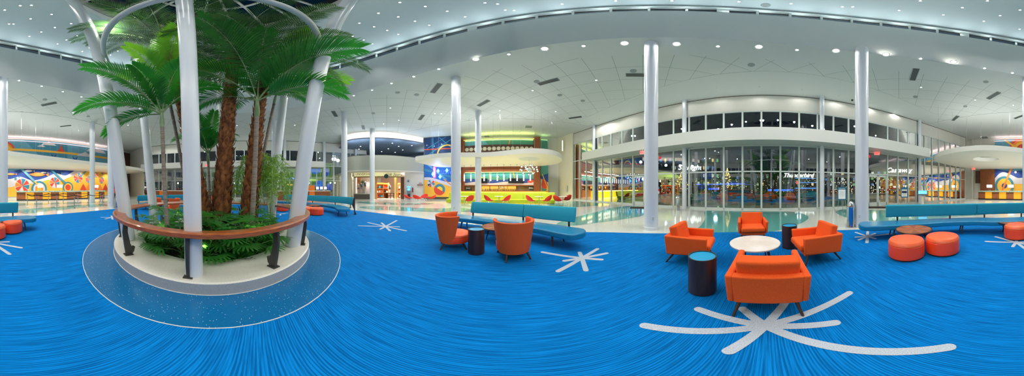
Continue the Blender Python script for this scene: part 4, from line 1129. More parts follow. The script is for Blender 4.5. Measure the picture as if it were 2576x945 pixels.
# small cafe tables and red shell chairs
def make_cafe(label, loc):
    t = thing('cafe_table', label, 'table', loc, 0, 'white cafe tables at the lime banquette')
    MB().lathe([(.24, 0), (.24, .012), (.03, .03)], 28).build('base', M['chrome'], parent=t)
    MB().cyl((0, 0, .02), (0, 0, .72), .03).build('post', M['chrome'], parent=t)
    MB().lathe([(.36, .715), (.38, .725), (.38, .74), (.375, .745), (.001, .745)], 36, cap1=False).build('tabletop', M['marble'], parent=t)
    return t
ct = make_cafe('round white cafe table at the lime banquette, cut by the big white column', pol(1168, 14.1))
dup(ct, pol(1255, 14.0), 0, 'round white cafe table at the lime banquette between two facing red chairs')
dup(ct, pol(1356, 13.7), 0, 'round white cafe table at the lime banquette, under the globe chandelier')
dup(ct, pol(1416, 13.6), 0, 'round white cafe table by the cream wall beyond the banquette end')
def make_shell(name, label, loc, rz, group, zs=.45, r=.34, low=False):
    t = thing(name, label, 'chair', loc, rz, group)
    b = MB(); n = 20; m = 8; vs = []
    for i in range(m + 1):
        f = i / m
        for k in range(n):
            a = 2 * PI * k / n; bk = max(0, -sin(a))
            rim = .10 + (.42 if not low else .36) * bk ** .8
            rr = r * (sin(f * PI / 2) ** .8) * (1.0 + .12 * bk)
            z = zs - .08 + rim * f ** 2.2
            vs.append((rr * cos(a), rr * sin(a) - .10 * f * bk, z))
    fs = [(i * n + k, i * n + (k + 1) % n, (i + 1) * n + (k + 1) % n, (i + 1) * n + k) for i in range(m) for k in range(n)]
    b.add(vs, fs); o = b.build('shell', M['red'], parent=t, fix=False, angle=180)
    s = o.modifiers.new('solid', 'SOLIDIFY'); s.thickness = .03
    MB().lathe([(.02, zs - .05), (r * .62, zs - .05), (r * .66, zs - .01), (r * .5, zs + .02), (.001, zs + .025)], 24, cap1=False).build('seat_cushion', M['red'], parent=t)
    for sx, sy in ((1, 1), (-1, 1), (1, -1), (-1, -1)):
        MB().cyl((sx * .12, sy * .12, zs - .07), (sx * .24, sy * .24, 0), .012, .009, 8).build('leg', M['chrome'], parent=t)
    return t
sc = make_shell('shell_chair', 'red shell chair with wire legs next to the big white column, back to the lobby', pol(1180, 13.3), 0, 'red shell chairs along the banquette')
sc.rotation_euler.z = face(pol(1180, 13.3), pol(1165, 14.2))
for x, d, tx, lb in [(1231, 13.5, 1256, 'red shell chair on the bar-column side of the second cafe table'), (1272, 13.5, 1254, 'red shell chair facing its twin across the second cafe table'), (1336, 13.2, 1358, 'red shell chair under the globe chandelier, back tipped towards the column'), (1375, 13.3, 1355, 'red shell chair under the globe chandelier, facing its twin over a cafe table'), (1404, 13.3, 1417, 'red shell chair in front of the end cafe table, below the canopy tip'), (1426, 14.2, 1416, 'red shell chair against the cream wall beside the end cafe table')]:
    dup(sc, pol(x, d), face(pol(x, d), pol(tx, d + .5)), lb)
lc = make_shell('lounge_chair', 'low red shell lounge chair seen from the side, opening towards the mural', pol(1029, 18.3), face(pol(1029, 18.3), pol(1050, 18.2)), 'low red lounge chairs by the mural', .36, .44, True)
for x, d, tx, lb in [(1050, 17.4, 1060, 'low red shell lounge chair seen from behind in the middle of the cluster'), (1066, 19.2, 1050, 'low red shell lounge chair behind the middle one of the cluster'), (1084, 17.9, 1060, 'low red shell lounge chair lying against the yellow sand of the mural')]:
    dup(lc, pol(x, d), face(pol(x, d), pol(tx, 18.0)) + (PI if x == 1050 else 0) * 0, lb)
# mural wall left of the bar with neon
A, B = Vector((*pol(1067, 21.6), 0)), Vector((*pol(1160, 20.6), 0)); WW = (B - A).length; q = math.atan2(B.y - A.y, B.x - A.x)
b, put, disc, umb, band, hill = mural_mesh(WW, 7.95, 0, 0)
put([(0, 0), (WW, 0), (WW, 7.95), (0, 7.95)], DBL)
hill(lambda x: 4.6, BLU); band((0, 3.6), (WW, 2.2), .3, TEAL); band((.1, 4.6), (3.0, 2.2), .22, SKY); band((WW - 1, 4.8), (WW, 3.3), .3, TEAL)
hill(lambda x: 2.55 - .16 * x + .12 * sin(x * 1.6), PALE); hill(lambda x: 2.2 - .2 * x + .15 * sin(x * 1.3), SAND)
band((2.6, 2.3), (WW, .6), .12, ORG)
umb(.95, 1.75, .52, [RED, PALE, TEAL, PALE, DBL]); put([(.3, .1), (.7, 1.3), (1.3, 1.3), (1.6, .1)], SAND); disc(2.1, .95, .72, TEAL); disc(2.1, .95, .4, YEL); disc(2.1, .95, .74, RED, 150, 330, 20)
for k in range(5): band((4.0, .72), (4.0 + .28 * cos(k * 1.257), .72 + .28 * sin(k * 1.257)), .07, RED)
for (p, w) in [(((1.2, 5.0), (1.2, 7.95)), .16), (((4.4, 5.0), (4.4, 7.95)), .16), (((.1, 5.2), (4.2, 7.95)), .14), (((2.0, 7.95), (5.4, 5.2)), .14), (((3.0, 7.95), (.4, 6.4)), .1)]: band(*p, w, TEAL)
band((0, 6.3), (WW, 6.25), .14, RED); disc(3.1, 5.5, 1.35, SAND, 0, 180, 30, 1.17)
for k in range(4): disc(.4 + 1.0 * k, 6.9 - .2 * (k % 2), .07, PALE)
o = b.build('mural', PAL, smooth=False, loc=(A.x, A.y, .3), rz=q, fix=False); tag(o, 'beach mural with deep blue night sky and umbrella beside the bar', 'mural')
Tn = lambda x, z, off=-.12: Matrix.Translation((x, off, z)) @ Matrix.Rotation(R(90), 4, 'X')
t = thing('neon_sign', 'blue-lit neon lounge sign with script lettering and glowing diamonds on the mural', 'neon sign', (A.x, A.y, 0.3), q)
lx = lambda x: WW * (x - 1067) / 93
b = MB(); b.box((lx(1094.5), -.08, 3.2), (.36, .1, 1.42)); b.build('upright_panel', M['neonpink'], parent=t, smooth=False)
for k, ch in enumerate('LOUNGE'): text_mesh('lettering', ch, .26, M['neonwhite'], Tn(lx(1094.5), 3.78 - .23 * k, -.15), parent=t)
text_mesh('lettering', 'Swizzle', .95, M['neonblue'], Tn(lx(1113), 3.25, -.1), shear=.35, parent=t)
for (dx, dz) in ((lx(1090.5), 2.95), (lx(1103.5), 3.35), (lx(1108.5), 2.6), (lx(1125.5), 3.4)):
    b = MB(); b.add([(dx, -.1, dz + .3), (dx + .2, -.1, dz), (dx, -.1, dz - .3), (dx - .2, -.1, dz), (dx, -.16, dz)], [(0, 1, 4), (1, 2, 4), (2, 3, 4), (3, 0, 4)])
    b.build('diamond_lamp', M['neoncyan'], parent=t, smooth=False)
# strip of green mural by the doorway on the glass side
A2 = (wx(1360, 20.4), 20.4); W2 = wx(1379, 20.4) - A2[0]
b, put, disc, umb, band, hill = mural_mesh(W2, 7.6, 0, 0)
put([(0, 0), (W2, 0), (W2, 7.6), (0, 7.6)], GRN); hill(lambda x: 2.7 - .0 * x + .4 * x, NAVY); hill(lambda x: 2.4 - .5 * x, PALE); hill(lambda x: 1.0 + .6 * x, SAND); disc(.1, 1.6, .8, RED, -80, 80, 10); disc(.1, 1.2, .7, GRN, -80, -10, 10); band((.2, 3.0), (W2, 1.0), .1, YEL)
o = b.build('mural', PAL, smooth=False, loc=(A2[0], A2[1], .25), fix=False); tag(o, 'narrow green strip of mural between the wooden pier and the white doorway', 'mural')
struct(MB().box((wx(1390, 20.6), 20.8, 1.4), (1.3, .5, 2.8)).build('door_20', M['greywall'], smooth=False))
b = MB(); b.box((0, 0, 0), (.16, .14, 1.5)); b.box((0, -.075, 0), (.1, .02, 1.4), 1)
o = b.build('wall_sconce', [M['white'], M['shade']], loc=(6.25, 19.6, 6.9), smooth=False); tag(o, 'tall slim white wall light high on the cream corner wall', 'wall light')
o = thing('fire_extinguisher_cabinet', 'slim fire extinguisher cabinet on the cream wall near the glass front', 'extinguisher cabinet', (6.70, 19.2, 1.35), R(72))
MB().box((0, 0, 0), (.3, .12, .8)).build('case', M['white'], parent=o, smooth=False, bev=.01); MB().box((0, .062, 0), (.2, .01, .68)).build('door', M['black'], parent=o, smooth=False); MB().box((.02, .07, -.08), (.07, .012, .4)).build('extinguisher', M['red'], parent=o, smooth=False)
# ================================================================ RECEPTION SIDE
def sx(x, Y=WS): return Y * tan(az(x))
SX0 = sx(2503)
def sm(x, y):
    X = sx(x); return (SX0 - X, zat(y, math.hypot(X, WS)) - .3)
def spx(x): return math.hypot(sx(x), WS) / K         # metres per photo pixel on that wall
SW = SX0 - sx(271)
b, put, disc, umb, band, hill = mural_mesh(SW, 7.7, 0, 0)
put([(0, 0), (SW, 0), (SW, 7.7), (0, 7.7)], SKY)
pm = lambda P: [sm(x, y) for x, y in P]
def region(P, mi, bottom=0.0): 
    q = [tuple(p)[:2] for p in spline([(*sm(x, y), 0) for x, y in P], 6)]; put(q + [(SW, bottom), (0, bottom)], mi)
XL = [2503, 2530, 2560]
region([(2503, 424), (2540, 430), (2575, 428), (30, 430), (60, 425), (120, 423), (200, 424), (271, 430)], NAVY)
region([(2503, 448), (2515, 436), (2527, 433), (2545, 440), (2560, 447), (2575, 447), (25, 450), (50, 444), (80, 453), (110, 448), (140, 436), (165, 441), (191, 428), (225, 425), (271, 432)], PALE)
region([(2503, 470), (2527, 455), (2550, 462), (2575, 463), (25, 471), (55, 460), (90, 462), (120, 452), (150, 455), (175, 445), (200, 437), (221, 428), (271, 430)], SAND)
for x, y, r in [(56, 467, 19), (137, 459, 14), (196, 447, 13), (222, 451, 9), (255, 453, 8), (241, 440, 6), (257, 433, 6)]:
    c = sm(x, y); k = spx(x); umb(c[0], c[1], r * k, [RED, TEAL, RED, ORG, RED, PALE] if x < 180 else [RED, TEAL, ORG, RED], 12)
for x, y, R0, cols in [(98, 475, 20, (TEAL, PALE, ORG, SAND)), (2527, 467, 24, (TEAL, SAND, SAND, NAVY)), (170, 471, 14, (TEAL, SAND, RED, RED))]:
    c = sm(x, y); k = spx(x)
    for j, ci in enumerate(cols): disc(c[0], c[1], R0 * k * (1 - .24 * j), ci)
for x in range(200, 271, 14):
    c = sm(x, 478); e = sm(x + 8, 462); put([c, (c[0] + 1.2, c[1]), e], ORG if (x // 14) % 2 else RED)
for x, y, s, ci in [(95, 439, 1.3, ORG), (27, 438, .7, ORG), (72, 430, .7, PALE), (110, 434, .5, PALE)]:
    c = sm(x, y); put([(c[0] - s, c[1]), (c[0] - s * .3, c[1] + .22 * s), (c[0] + s * .4, c[1] + .18 * s), (c[0] + s * .8, c[1]), (c[0] + s * 1.15, c[1] + .2 * s), (c[0] + s * 1.15, c[1] - .2 * s), (c[0] + s * .8, c[1]), (c[0] + s * .4, c[1] - .16 * s), (c[0] - s * .3, c[1] - .2 * s)], ci)
for x, y, r in [(39, 449, 3.2), (48, 445, 2), (154, 435, 2.4), (2555, 433, 3)]:
    c = sm(x, y); disc(c[0], c[1], r * spx(x), TEAL if x < 2000 else PALE)
band(sm(48, 420), sm(86, 456), .3, SKY); band(sm(86, 456), sm(100, 470), .2, SAND); band(sm(124, 424), sm(165, 462), .26, TEAL); band(sm(2546, 420), sm(2522, 478), .26, ORG); band(sm(217, 428), sm(200, 445), .2, TEAL)
# upper part above the canopy
Z0 = 4.3 - .3
put([(0, Z0), (SW, Z0), (SW, 7.7), (0, 7.7)], SKY)
put([sm(60, 352), sm(98, 392), (sm(98, 392)[0], 7.7)], TEAL); put([sm(100, 353), sm(168, 365), sm(168, 404), sm(98, 392)], TEAL)
for x, y, R0 in [(2572, 378, 34), (14, 380, 24)]:
    c = sm(x, y); k = spx(x)
    for j, ci in enumerate((RED, ORG, SAND, PALE if x < 99 else RED, TEAL if x < 99 else ORG)): disc(c[0], c[1], R0 * k * (1 - .18 * j), ci, 0, 180)
band(sm(20, 376), sm(150, 384), .3, SAND); band(sm(150, 384), sm(268, 398), .3, SAND); band(sm(2528, 352), sm(2556, 372), .3, SAND)
for x, y, s in [(122, 366, 1.1), (103, 370, .6), (241, 384, 1.9), (213, 394, 1.5)]:
    c = sm(x, y); put([(c[0] - s, c[1]), (c[0] + s, c[1]), (c[0] + s * .7, c[1] + .25 * s), (c[0] + s * .3, c[1] + .3 * s), (c[0], c[1] + .5 * s), (c[0] - s * .4, c[1] + .3 * s), (c[0] - s * .7, c[1] + .25 * s)], PALE)
c = sm(152, 382); put([(c[0] - .7, c[1]), (c[0] - .2, c[1] + .4), (c[0], c[1] + 1.2), (c[0] + .2, c[1] + .4), (c[0] + .7, c[1])], RED)
for x, y in [(134, 394), (187, 400)]:
    c = sm(x, y); put([(c[0] - .15, c[1] - .5), (c[0] + .15, c[1] - .5), (c[0] + .4, c[1] + .4), (c[0], c[1]), (c[0] - .4, c[1] + .4)], NAVY)
o = b.build('mural', PAL, smooth=False, loc=(SX0, WS + .06, .3), rz=PI, fix=False); tag(o, 'huge colourful beach mural with fish, waves and umbrellas behind the reception counters', 'mural')
# panelled wood pieces either side of the mural
for nm, xa, xb, z0, z1, lb in [('wood_panel', 2467, 2502, 0, 3.95, 'tall red-brown wood wall panel beside the ring motif of the reception mural'), ('wood_panel', 2455, 2466, 2.1, 3.8, 'small dark wood wall box hung beside the tall reception wood panel'),
                          ('wood_panel', 287, 325, 0, 8.0, 'tall dark wood wall panel closing the end of the reception mural')]:
    Xa, Xb = sx(xa), sx(xb); b = MB(); b.box(((Xa + Xb) / 2, WS + .14, (z0 + z1) / 2), (abs(Xa - Xb), .24, z1 - z0)); tag(b.build(nm, M['wood'] if xa == 2467 else M['wooddark'], smooth=False), lb, 'wall panel')
# hanging canopy above reception, with the round hole
outl = [pol(2347, 15.3), pol(2362, 13.0), pol(2400, 11.6), pol(2440, 11.0), pol(2480, 10.8), pol(2530, 11.1), pol(2576, 11.8), pol(25, 12.6), pol(65, 13.4), pol(110, 14.4), pol(155, 15.5), pol(200, 16.9), pol(240, 18.1), pol(272, 19.0)]
fr = [tuple(p)[:2] for p in spline([(*p, 0) for p in outl], 6)]
fr += [(-17.5, -15.4), (-20.3, -16.2), (-20.9, WS + .05), (6.8, WS + .05), (7.0, -20.5), (7.55, -19), (7.9, -17), (8.1, -15)]
HCX, HCY = pol(2480, 14.3); HR = 1.15
t = thing('hanging_canopy', 'wavy white canopy with a round hole hanging over the reception counters', 'canopy', (-4, -15, 4.0))
# bottom, top and edge built round the hole
import bmesh
bm = bmesh.new()
N_ = len(fr)
def cap_ring(z):
    ov = [bm.verts.new((p[0] + 4, p[1] + 15, z)) for p in fr]
    hv = [bm.verts.new((HCX + 4 + HR * cos(2 * PI * k / 40), HCY + 15 + HR * sin(2 * PI * k / 40), z)) for k in range(40)]
    eo = [bm.edges.new((ov[k], ov[(k + 1) % N_])) for k in range(N_)]; eh = [bm.edges.new((hv[k], hv[(k + 1) % 40])) for k in range(40)]
    bmesh.ops.triangle_fill(bm, use_beauty=True, edges=eo + eh); return ov, hv
o0, h0 = cap_ring(0.0); o1, h1 = cap_ring(.36)
for A_, B_ in ((o0, o1), (h0, h1)):
    n_ = len(A_)
    for k in range(n_): bm.faces.new((A_[k], A_[(k + 1) % n_], B_[(k + 1) % n_], B_[k]))
bmesh.ops.recalc_face_normals(bm, faces=bm.faces)
me = bpy.data.meshes.new('slab'); bm.to_mesh(me); bm.free(); me.materials.append(M['canopy'])
me.polygons.foreach_set('use_smooth', [True] * len(me.polygons)); me.set_sharp_from_angle(angle=R(50))
o = bpy.data.objects.new('slab', me); COL.objects.link(o); o.parent = t
hw = []
for k in range(26):
    x = (2360 + 18 * k) % 2576; d = 12.5 + 5.0 * ((k * .618) % 1)
    if 2440 < x < 2520 and 12.8 < d < 15.8: continue
    p = pol(x, d + (3 if 100 < x < 300 else 0))
    if p[0] > 7.2 and p[1] > -15.6: continue
    hw.append((p[0] + 4, p[1] + 15))
wires(t, hw, .36, 4.34)
# counters
def counter(label, p, q, h=1.12, light=True, name='reception_counter', top='greentop', cat='counter'):
    A, B = Vector((*p, 0)), Vector((*q, 0)); W = (B - A).length; rz = math.atan2(B.y - A.y, B.x - A.x); c = (A + B) / 2
    t = thing(name, label, cat, c, rz)
    MB().box((0, .1, h - .08), (W + .1, .8, .16)).build('worktop', M[top], parent=t, smooth=False, bev=.01)
    MB().box((0, .12, .07), (W, .5, .14)).build('plinth', M['black'], parent=t, smooth=False)
    n = max(2, round(W / .95)) | 1
    for k in range(n):
        x0 = -W / 2 + W * k / n; w = W / n
        if k % 2 and light:
            MB().box((x0 + w / 2, .16, .54), (w, .4, .8)).build('lit_panel', M['goldpanel'], parent=t, smooth=False)
            for j in range(7): MB().box((x0 + w * (j + .5) / 7, -.07, .54), (.03, .05, .8)).build('slat', M['gold'], parent=t, smooth=False)
        else:
            MB().box((x0 + w / 2, .13, .54), (w, .46, .8)).build('wood_panel', M['wood'] if not (k % 4 == 1) else M['orangepanel'], parent=t, smooth=False)
    return t
c1 = (pol(187, 20.3), pol(42, 18.7)); c2 = (pol(262, 23.0), pol(189, 21.5)); c3 = (pol(18, 19.2), pol(2470, 20.6))
counter('reception counter with glowing gold slats behind the rope queue, reaching to the big column', c1[1], c1[0]).rotation_euler.z += 0
counter('reception counter with gold slats past the tall rope-queue column', c2[1], c2[0])
counter('reception counter with gold slats in front of the ring motif of the mural', pol(2462, 20.8), pol(2588, 19.2))
for nm in [o for o in bpy.data.objects if o.name.startswith('reception_counter')]:
    # fronts face the lobby
    w = Vector((0, -1, 0)); w.rotate(nm.rotation_euler)
    if w.dot(Vector((-4, 0, 0)) - nm.location) < 0: nm.rotation_euler.z += PI
# desk lamps
def desk_lamp(label, loc):
    t = thing('table_lamp', label, 'lamp', loc, 0, 'box-shaded lamps on the reception counters')
    b = MB(); b.box((0, 0, .012), (.3, .16, .024)); b.build('base', M['chrome'], parent=t, smooth=False)
    for s in (-1, 1): MB().tube([(0, 0, .02), (s * .13, 0, .18), (s * .1, 0, .4)], .012, 8).build('arm', M['chrome'], parent=t)
    b = MB(); b.box((0, 0, .56), (.66, .3, .34)); b.build('lamp_shade', M['shade'], parent=t, smooth=False, bev=.015)
    return t
dl = desk_lamp('lit box-shaded table lamp on the counter over the teal rings of the mural', (*pol(101, 19.6), 1.12))
dup(dl, (*pol(150, 20.2), 1.12), .2, 'lit box-shaded table lamp on the counter beside the half-round citrus motif')
dup(dl, (*pol(242, 22.9), 1.12), .3, 'lit box-shaded table lamp on the counter past the tall rope-queue column')
dup(dl, (*pol(2489, 20.7), 1.12), 0, 'lit box-shaded table lamp in front of the tall wood panel')
dup(dl, (*pol(2543, 20.0), 1.12), 0, 'lit box-shaded table lamp over the blue and yellow ring of the mural')
# rope queue
def stanchion(label, loc):
    t = thing('stanchion', label, 'queue post', loc, 0, 'steel queue posts with black belts')
    MB().lathe([(.17, 0), (.17, .012), (.05, .035), (.032, .05)], 28).build('base', M['steel'], parent=t)
    MB().cyl((0, 0, .03), (0, 0, .93), .03, n=16).build('post', M['steel'], parent=t)
    MB().lathe([(.036, .9), (.036, .985), (.03, .995)], 16).build('cap', M['black'], parent=t)
    return t
SP = [(69, 519), (92, 523), (122, 514), (143, 520.5), (159, 511.5), (187, 523.5), (196, 508), (223, 520.5), (226, 507), (252.5, 509), (258.5, 516)]
SPOS = [fl(x, y) for x, y in SP]
ords = ['first in line at the counter end away from the palms', 'second from the counter end away from the palms, standing forward', 'slim and set back, third along the queue', 'fourth along the queue, standing forward', 'set back by the second lit counter panel', 'most forward one, midway along the queue', 'far back one near the counter end', 'just in front of the white queue column', 'far back one seen beside the queue column', 'back one near the column by the bin', 'forward one near the column by the bin']
st = None
for p, w_ in zip(SPOS, ords):
    lb = 'steel queue post, ' + w_
    if st is None: st = stanchion(lb, (*p, 0))
    else: dup(st, (*p, 0), 0, lb)
for i, j in [(0, 2), (1, 3), (2, 4), (3, 5), (5, 7), (4, 6), (6, 8), (7, 10), (9, 8), (9, 10), (0, 1)]:
    A, B = Vector((*SPOS[i], .93)), Vector((*SPOS[j], .93)); n = (B - A).normalized(); A += n * .035; B -= n * .035
    b = MB(); P = [A.lerp(B, k / 8) - Vector((0, 0, .10 * sin(PI * k / 8))) for k in range(9)]
    vs = []
    for p in P: vs += [p + Vector((0, 0, .025)), p - Vector((0, 0, .025))]
    b.add(vs, [(2 * k, 2 * k + 1, 2 * k + 3, 2 * k + 2) for k in range(8)])
    o = b.build('queue_belt', M['black'], smooth=False, fix=False); m_ = o.modifiers.new('solid', 'SOLIDIFY'); m_.thickness = .004
    tag(o, 'black retractable belt stretched between two steel queue posts', 'queue belt', 'black queue belts')
o = tag(MB().box((0, 0, 0), (.42, .3, .5)).build('red_sign_board', M['red'], loc=(*pol(291, 17), 1.15), smooth=False, bev=.02), 'small red board behind the bin beside the rope queue', 'sign')
b = MB(); b.cyl((0, 0, 0), (0, 0, -.9), .02, n=8); b.lathe([(.15, -.91), (.15, -.9)], 16); b.build('stand', M['steel'], parent=o)

# ---------------------------------------------------------------- far west counters
def wall_counter(label, x0, y0, y1, kind):
    t = thing('service_counter', label, 'counter', (x0, (y0 + y1) / 2, 0)); L = y1 - y0
    MB().box((0, 0, 1.08), (.8, L + .1, .08)).build('worktop', M['marble'], parent=t, smooth=False)
    n = 7
    for k in range(n): MB().box((.0, -L / 2 + L * (k + .5) / n, .52), (.7, L / n - .01, 1.04)).build('front_panel', M['orangepanel'] if k in kind else M['wood'], parent=t, smooth=False)
    return t
wall_counter('white-topped wood counter with orange panels in front of the far glass wall, mural end', -19.6, -14.2, -5.6, (1, 5))
wall_counter('white-topped wood counter by the bamboo in front of the far glass wall', -19.6, 1.4, 3.9, ())
wall_counter('white-topped wood counter with small screens, toward the shop end of the far glass wall', -19.2, 4.3, 9.2, (3,))
o = tag(MB().box((0, 0, 0), (.5, 1.1, .62)).build('cash_desk_box', M['orangepanel'], loc=(-19.2, 6.6, 1.45), smooth=False), 'orange box standing on the far counter beside the small screens', 'box')
for k in range(3):
    o = thing('small_screen', ['small lit screen next to the orange box on the far counter', 'small lit screen, middle of three on the far counter', 'small lit screen at the shop end of the far counter'][k], 'screen', (-19.1, 7.55 + .55 * k, 1.14))
    MB().box((0, 0, .06), (.08, .08, .14)).build('stand', M['black'], parent=o, smooth=False)
    MB().box((0, 0, .3), (.05, .44, .42)).build('case', M['black'], parent=o, smooth=False)
    MB().box((.03, 0, .3), (.008, .36, .32)).build('screen', M['shade'], parent=o, smooth=False)
b = MB()
# ================================================================ SHOP
PAR = sample([pol(868, 20.6), pol(890, 19.7), pol(930, 19.2), pol(975, 19.3), pol(1020, 20.1), pol(1066, 21.6)], 8)
b = MB(); b.sweep(PAR, [(0, 3.58), (.3, 3.58), (.3, 5.36), (0, 5.36)]); struct(b.build('wall_balcony', M['greywall']))
b = MB(); b.sweep(PAR, [(.02, 5.36), (.1, 5.36), (.1, 5.42), (.02, 5.42)]); struct(b.build('trim_7', M['darkmetal']))
back = [(-25.5, 12.9), (-25.5, 24.6), (-9.5, 24.6), (-11.0, 18.9)]
b = MB(); b.prism([tuple(p) for p in PAR] + [(-9.5, 24.6), (-25.5, 24.6), (-25.5, 13.3)], 3.5, 3.58); struct(b.build('floor_upper', M['wall'], smooth=False))
b = MB(); b.prism([tuple(p) for p in PAR] + [(-9.5, 24.6), (-25.5, 24.6), (-25.5, 13.3)], 7.5, 7.6); struct(b.build('ceiling_balcony', M['bluegrey'], smooth=False))
b = MB(); b.sweep(PAR, [(0.05, 7.5), (.12, 7.5), (.12, 7.62), (0.05, 7.62)]); struct(b.build('trim_8', M['white']))
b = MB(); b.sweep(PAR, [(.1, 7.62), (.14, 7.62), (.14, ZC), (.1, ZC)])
tag(b.build('cove_glow_strip', M['coveglow']), 'long curved white band above the balcony over the shop, cove light put in as glow', 'light')  # fascia band made emissive to stand for the cove light falling on it
for k, (x, y) in enumerate([(987, 360), (1036, 366), (1003, 368), (960, 381), (907, 368), (977, 374), (1013, 377), (903, 375), (994, 383)]):
    p = fl(x, y, 7.49); o = MB().lathe([(.09, 0), (.09, .01)], 12).build('downlight', M['lamp'], loc=(*p, 7.485)); tag(o, 'tiny downlight in the blue-grey balcony ceiling over the shop', 'downlight', 'balcony ceiling downlights')
wall('wall_balcony_back', [(-9.5, 24.6), (-25.5, 24.6)], 0, ZC, M['bluegrey'], .2)
wall('wall_balcony_end', [(-25.5, 24.6), (-25.5, 13.0)], 0, ZC, M['wall'], .2)
wall('wall_shop_back', [(-9.6, 24.5), (-25.4, 24.5)], 0, 3.5, M['shopwall'], .08)
b = MB(); b.box((-12.2, 22.6, 6.2), (4.2, .1, 1.3)); struct(b.build('window_balcony', M['darkglass'], smooth=False))
for k in range(3): tag(MB().lathe([(.45, 0), (.45, .03)], 20).build('ring_lamp', M['lamp'], loc=(-13.6 + 1.3 * k, 22.2, 6.5 + .15 * (k % 2))), 'oval white lamp glowing in the upper balcony window', 'lamp', 'lamps in the balcony window')
# store front line
FA, FB, FC, FD, FE = pol(884, 22.6), pol(892, 22.2), pol(936, 21.6), pol(1008, 21.7), pol(1067, 21.5)
wall('wall_shop', [pol(1018, 21.75), pol(1066, 21.75)], 0, 3.58, M['wall'], -.2)
wall('wall_shop_end', [pol(866, 23.2), FA], 0, 3.58, M['cream'], -.2)
front = sample([FB, pol(914, 21.7), FC, pol(970, 21.5), FD], 8)
t = thing('shop_sign', 'curved cream fascia sign with dark script lettering and round badge over the shop entrance', 'sign', (0, 0, 0))
b = MB(); b.sweep(front, [(-.12, 2.98), (.0, 2.98), (.0, 3.57), (-.12, 3.57)]); b.build('fascia', M['creamglow'], parent=t)
b = MB(); b.sweep(front, [(-.16, 2.86), (.05, 2.86), (.05, 2.98), (-.16, 2.98)]); b.build('metal_edge', M['bronze'], parent=t)
def sign_m(x, d, z):
    X, Y = pol(x, d); th = -az(x) + (-.35 if x < 930 else 0.0)
    return Matrix.Translation((X, Y, z)) @ Matrix.Rotation(th, 4, 'Z') @ Matrix.Rotation(R(90), 4, 'X')
text_mesh('lettering', 'UNIVERSAL', .42, M['signdark'], sign_m(913, 21.4, 3.27), parent=t)
text_mesh('lettering', 'Gift Store', .55, M['signdark'], sign_m(990, 21.3, 3.2), shear=.4, parent=t)
b = MB(); b.lathe([(.28, 0), (.28, .06)], 32, M=sign_m(971.5, 21.15, 2.98)); b.build('badge', M['badge'], parent=t)
# piers
for x, d, m_, nm in [(1012.5, 21.7, 'wooddark', 'dark wooden pier at the bar side of the shop entrance'), (946, 21.5, 'woodlight', 'pale wooden pier at the column side of the shop entrance'), (994.5, 22.6, 'yellowpillar', 'yellow lit pillar just inside the shop entrance')]:
    X, Y = pol(x, d); o = MB().box((0, 0, 1.45), (.45 if x > 1000 else .3, .4, 2.9)).build('shop_pier', M[m_], loc=(X, Y, 0), rz=-az(x), smooth=False); tag(o, nm, 'pier')
# window display
t = thing('display_window', 'curved shop window display on a dark plinth with pale backdrop', 'shop window', (0, 0, 0))
wf = front[:17]
b = MB(); b.sweep(wf, [(-.25, 0), (.75, 0), (.75, .62), (-.25, .62)]); b.build('plinth', M['plinth'], parent=t)
b = MB(); b.sweep(wf, [(-.35, .62), (.8, .62), (.8, .70), (-.35, .70)]); b.build('ledge', M['greywall'], parent=t)
b = MB(); b.sweep(wf, [(.9, .0), (.95, .0), (.95, 3.0), (.9, 3.0)]); b.build('backdrop', M['pinkwall'], parent=t)
b = MB(); b.sweep(wf, [(-.02, .7), (0, .7), (0, 2.9), (-.02, 2.9)]); b.build('pane', M['clear'], parent=t, smooth=False)
X, Y = pol(903, 22.55); MB().box((X, Y, 2.35), (.9, .05, 1.0)).build('picture_board', M['orangepanel'], parent=t, smooth=False)
def mannequin(label, loc, rz, shirt, short, h=1.55, cat='mannequin'):
    t = thing('mannequin', label, cat, loc, rz)
    k = h / 1.55
    me = bpy.data.meshes.new('body')
    V = [(0, 0, .80), (0, 0, 1.0), (0, 0, 1.22), (0, 0, 1.36), (0, .01, 1.47), (-.08, 0, .74), (-.09, .02, .42), (-.09, 0, .06), (-.09, .09, .02), (.08, 0, .74), (.1, -.03, .42), (.1, -.03, .06), (.1, .06, .02), (-.17, 0, 1.27), (-.23, .02, 1.0), (-.2, .1, .8), (.17, 0, 1.27), (.24, .02, 1.0), (.22, .09, .8)]
    E_ = [(0, 1), (1, 2), (2, 3), (3, 4), (0, 5), (5, 6), (6, 7), (7, 8), (0, 9), (9, 10), (10, 11), (11, 12), (2, 13), (13, 14), (14, 15), (2, 16), (16, 17), (17, 18)]
    rad = [.12, .11, .13, .05, .085, .08, .055, .04, .03, .08, .055, .04, .03, .05, .037, .028, .05, .037, .028]
    me.from_pydata([tuple(c * k for c in v) for v in V], E_, []); me.materials.append(M['mannequin'])
    o = bpy.data.objects.new('body', me); COL.objects.link(o); o.parent = t
    s = o.modifiers.new('skin', 'SKIN'); o.modifiers.new('sub', 'SUBSURF').levels = 1; o.modifiers['sub'].render_levels = 1
    for i, r in enumerate(rad): me.skin_vertices[0].data[i].radius = (r * k, r * k * .8)
    me.skin_vertices[0].data[0].use_root = True
    MB().lathe([(.165, .86), (.15, 1.0), (.175, 1.2), (.19, 1.3), (.09, 1.37)], 18, M=Matrix.Diagonal((k, k * .8, k, 1)), cap0=False).build('shirt', shirt, parent=t)
    MB().lathe([(.165, .62), (.175, .75), (.15, .9)], 18, M=Matrix.Diagonal((k, k * .8, k, 1)), cap0=False, cap1=False).build('shorts', short, parent=t)
    return t
mannequin('display mannequin in dark navy top and light shorts, middle of the shop window', (*pol(909, 22.1), .70), .3, M['navycloth'], M['greycloth'], 1.5)
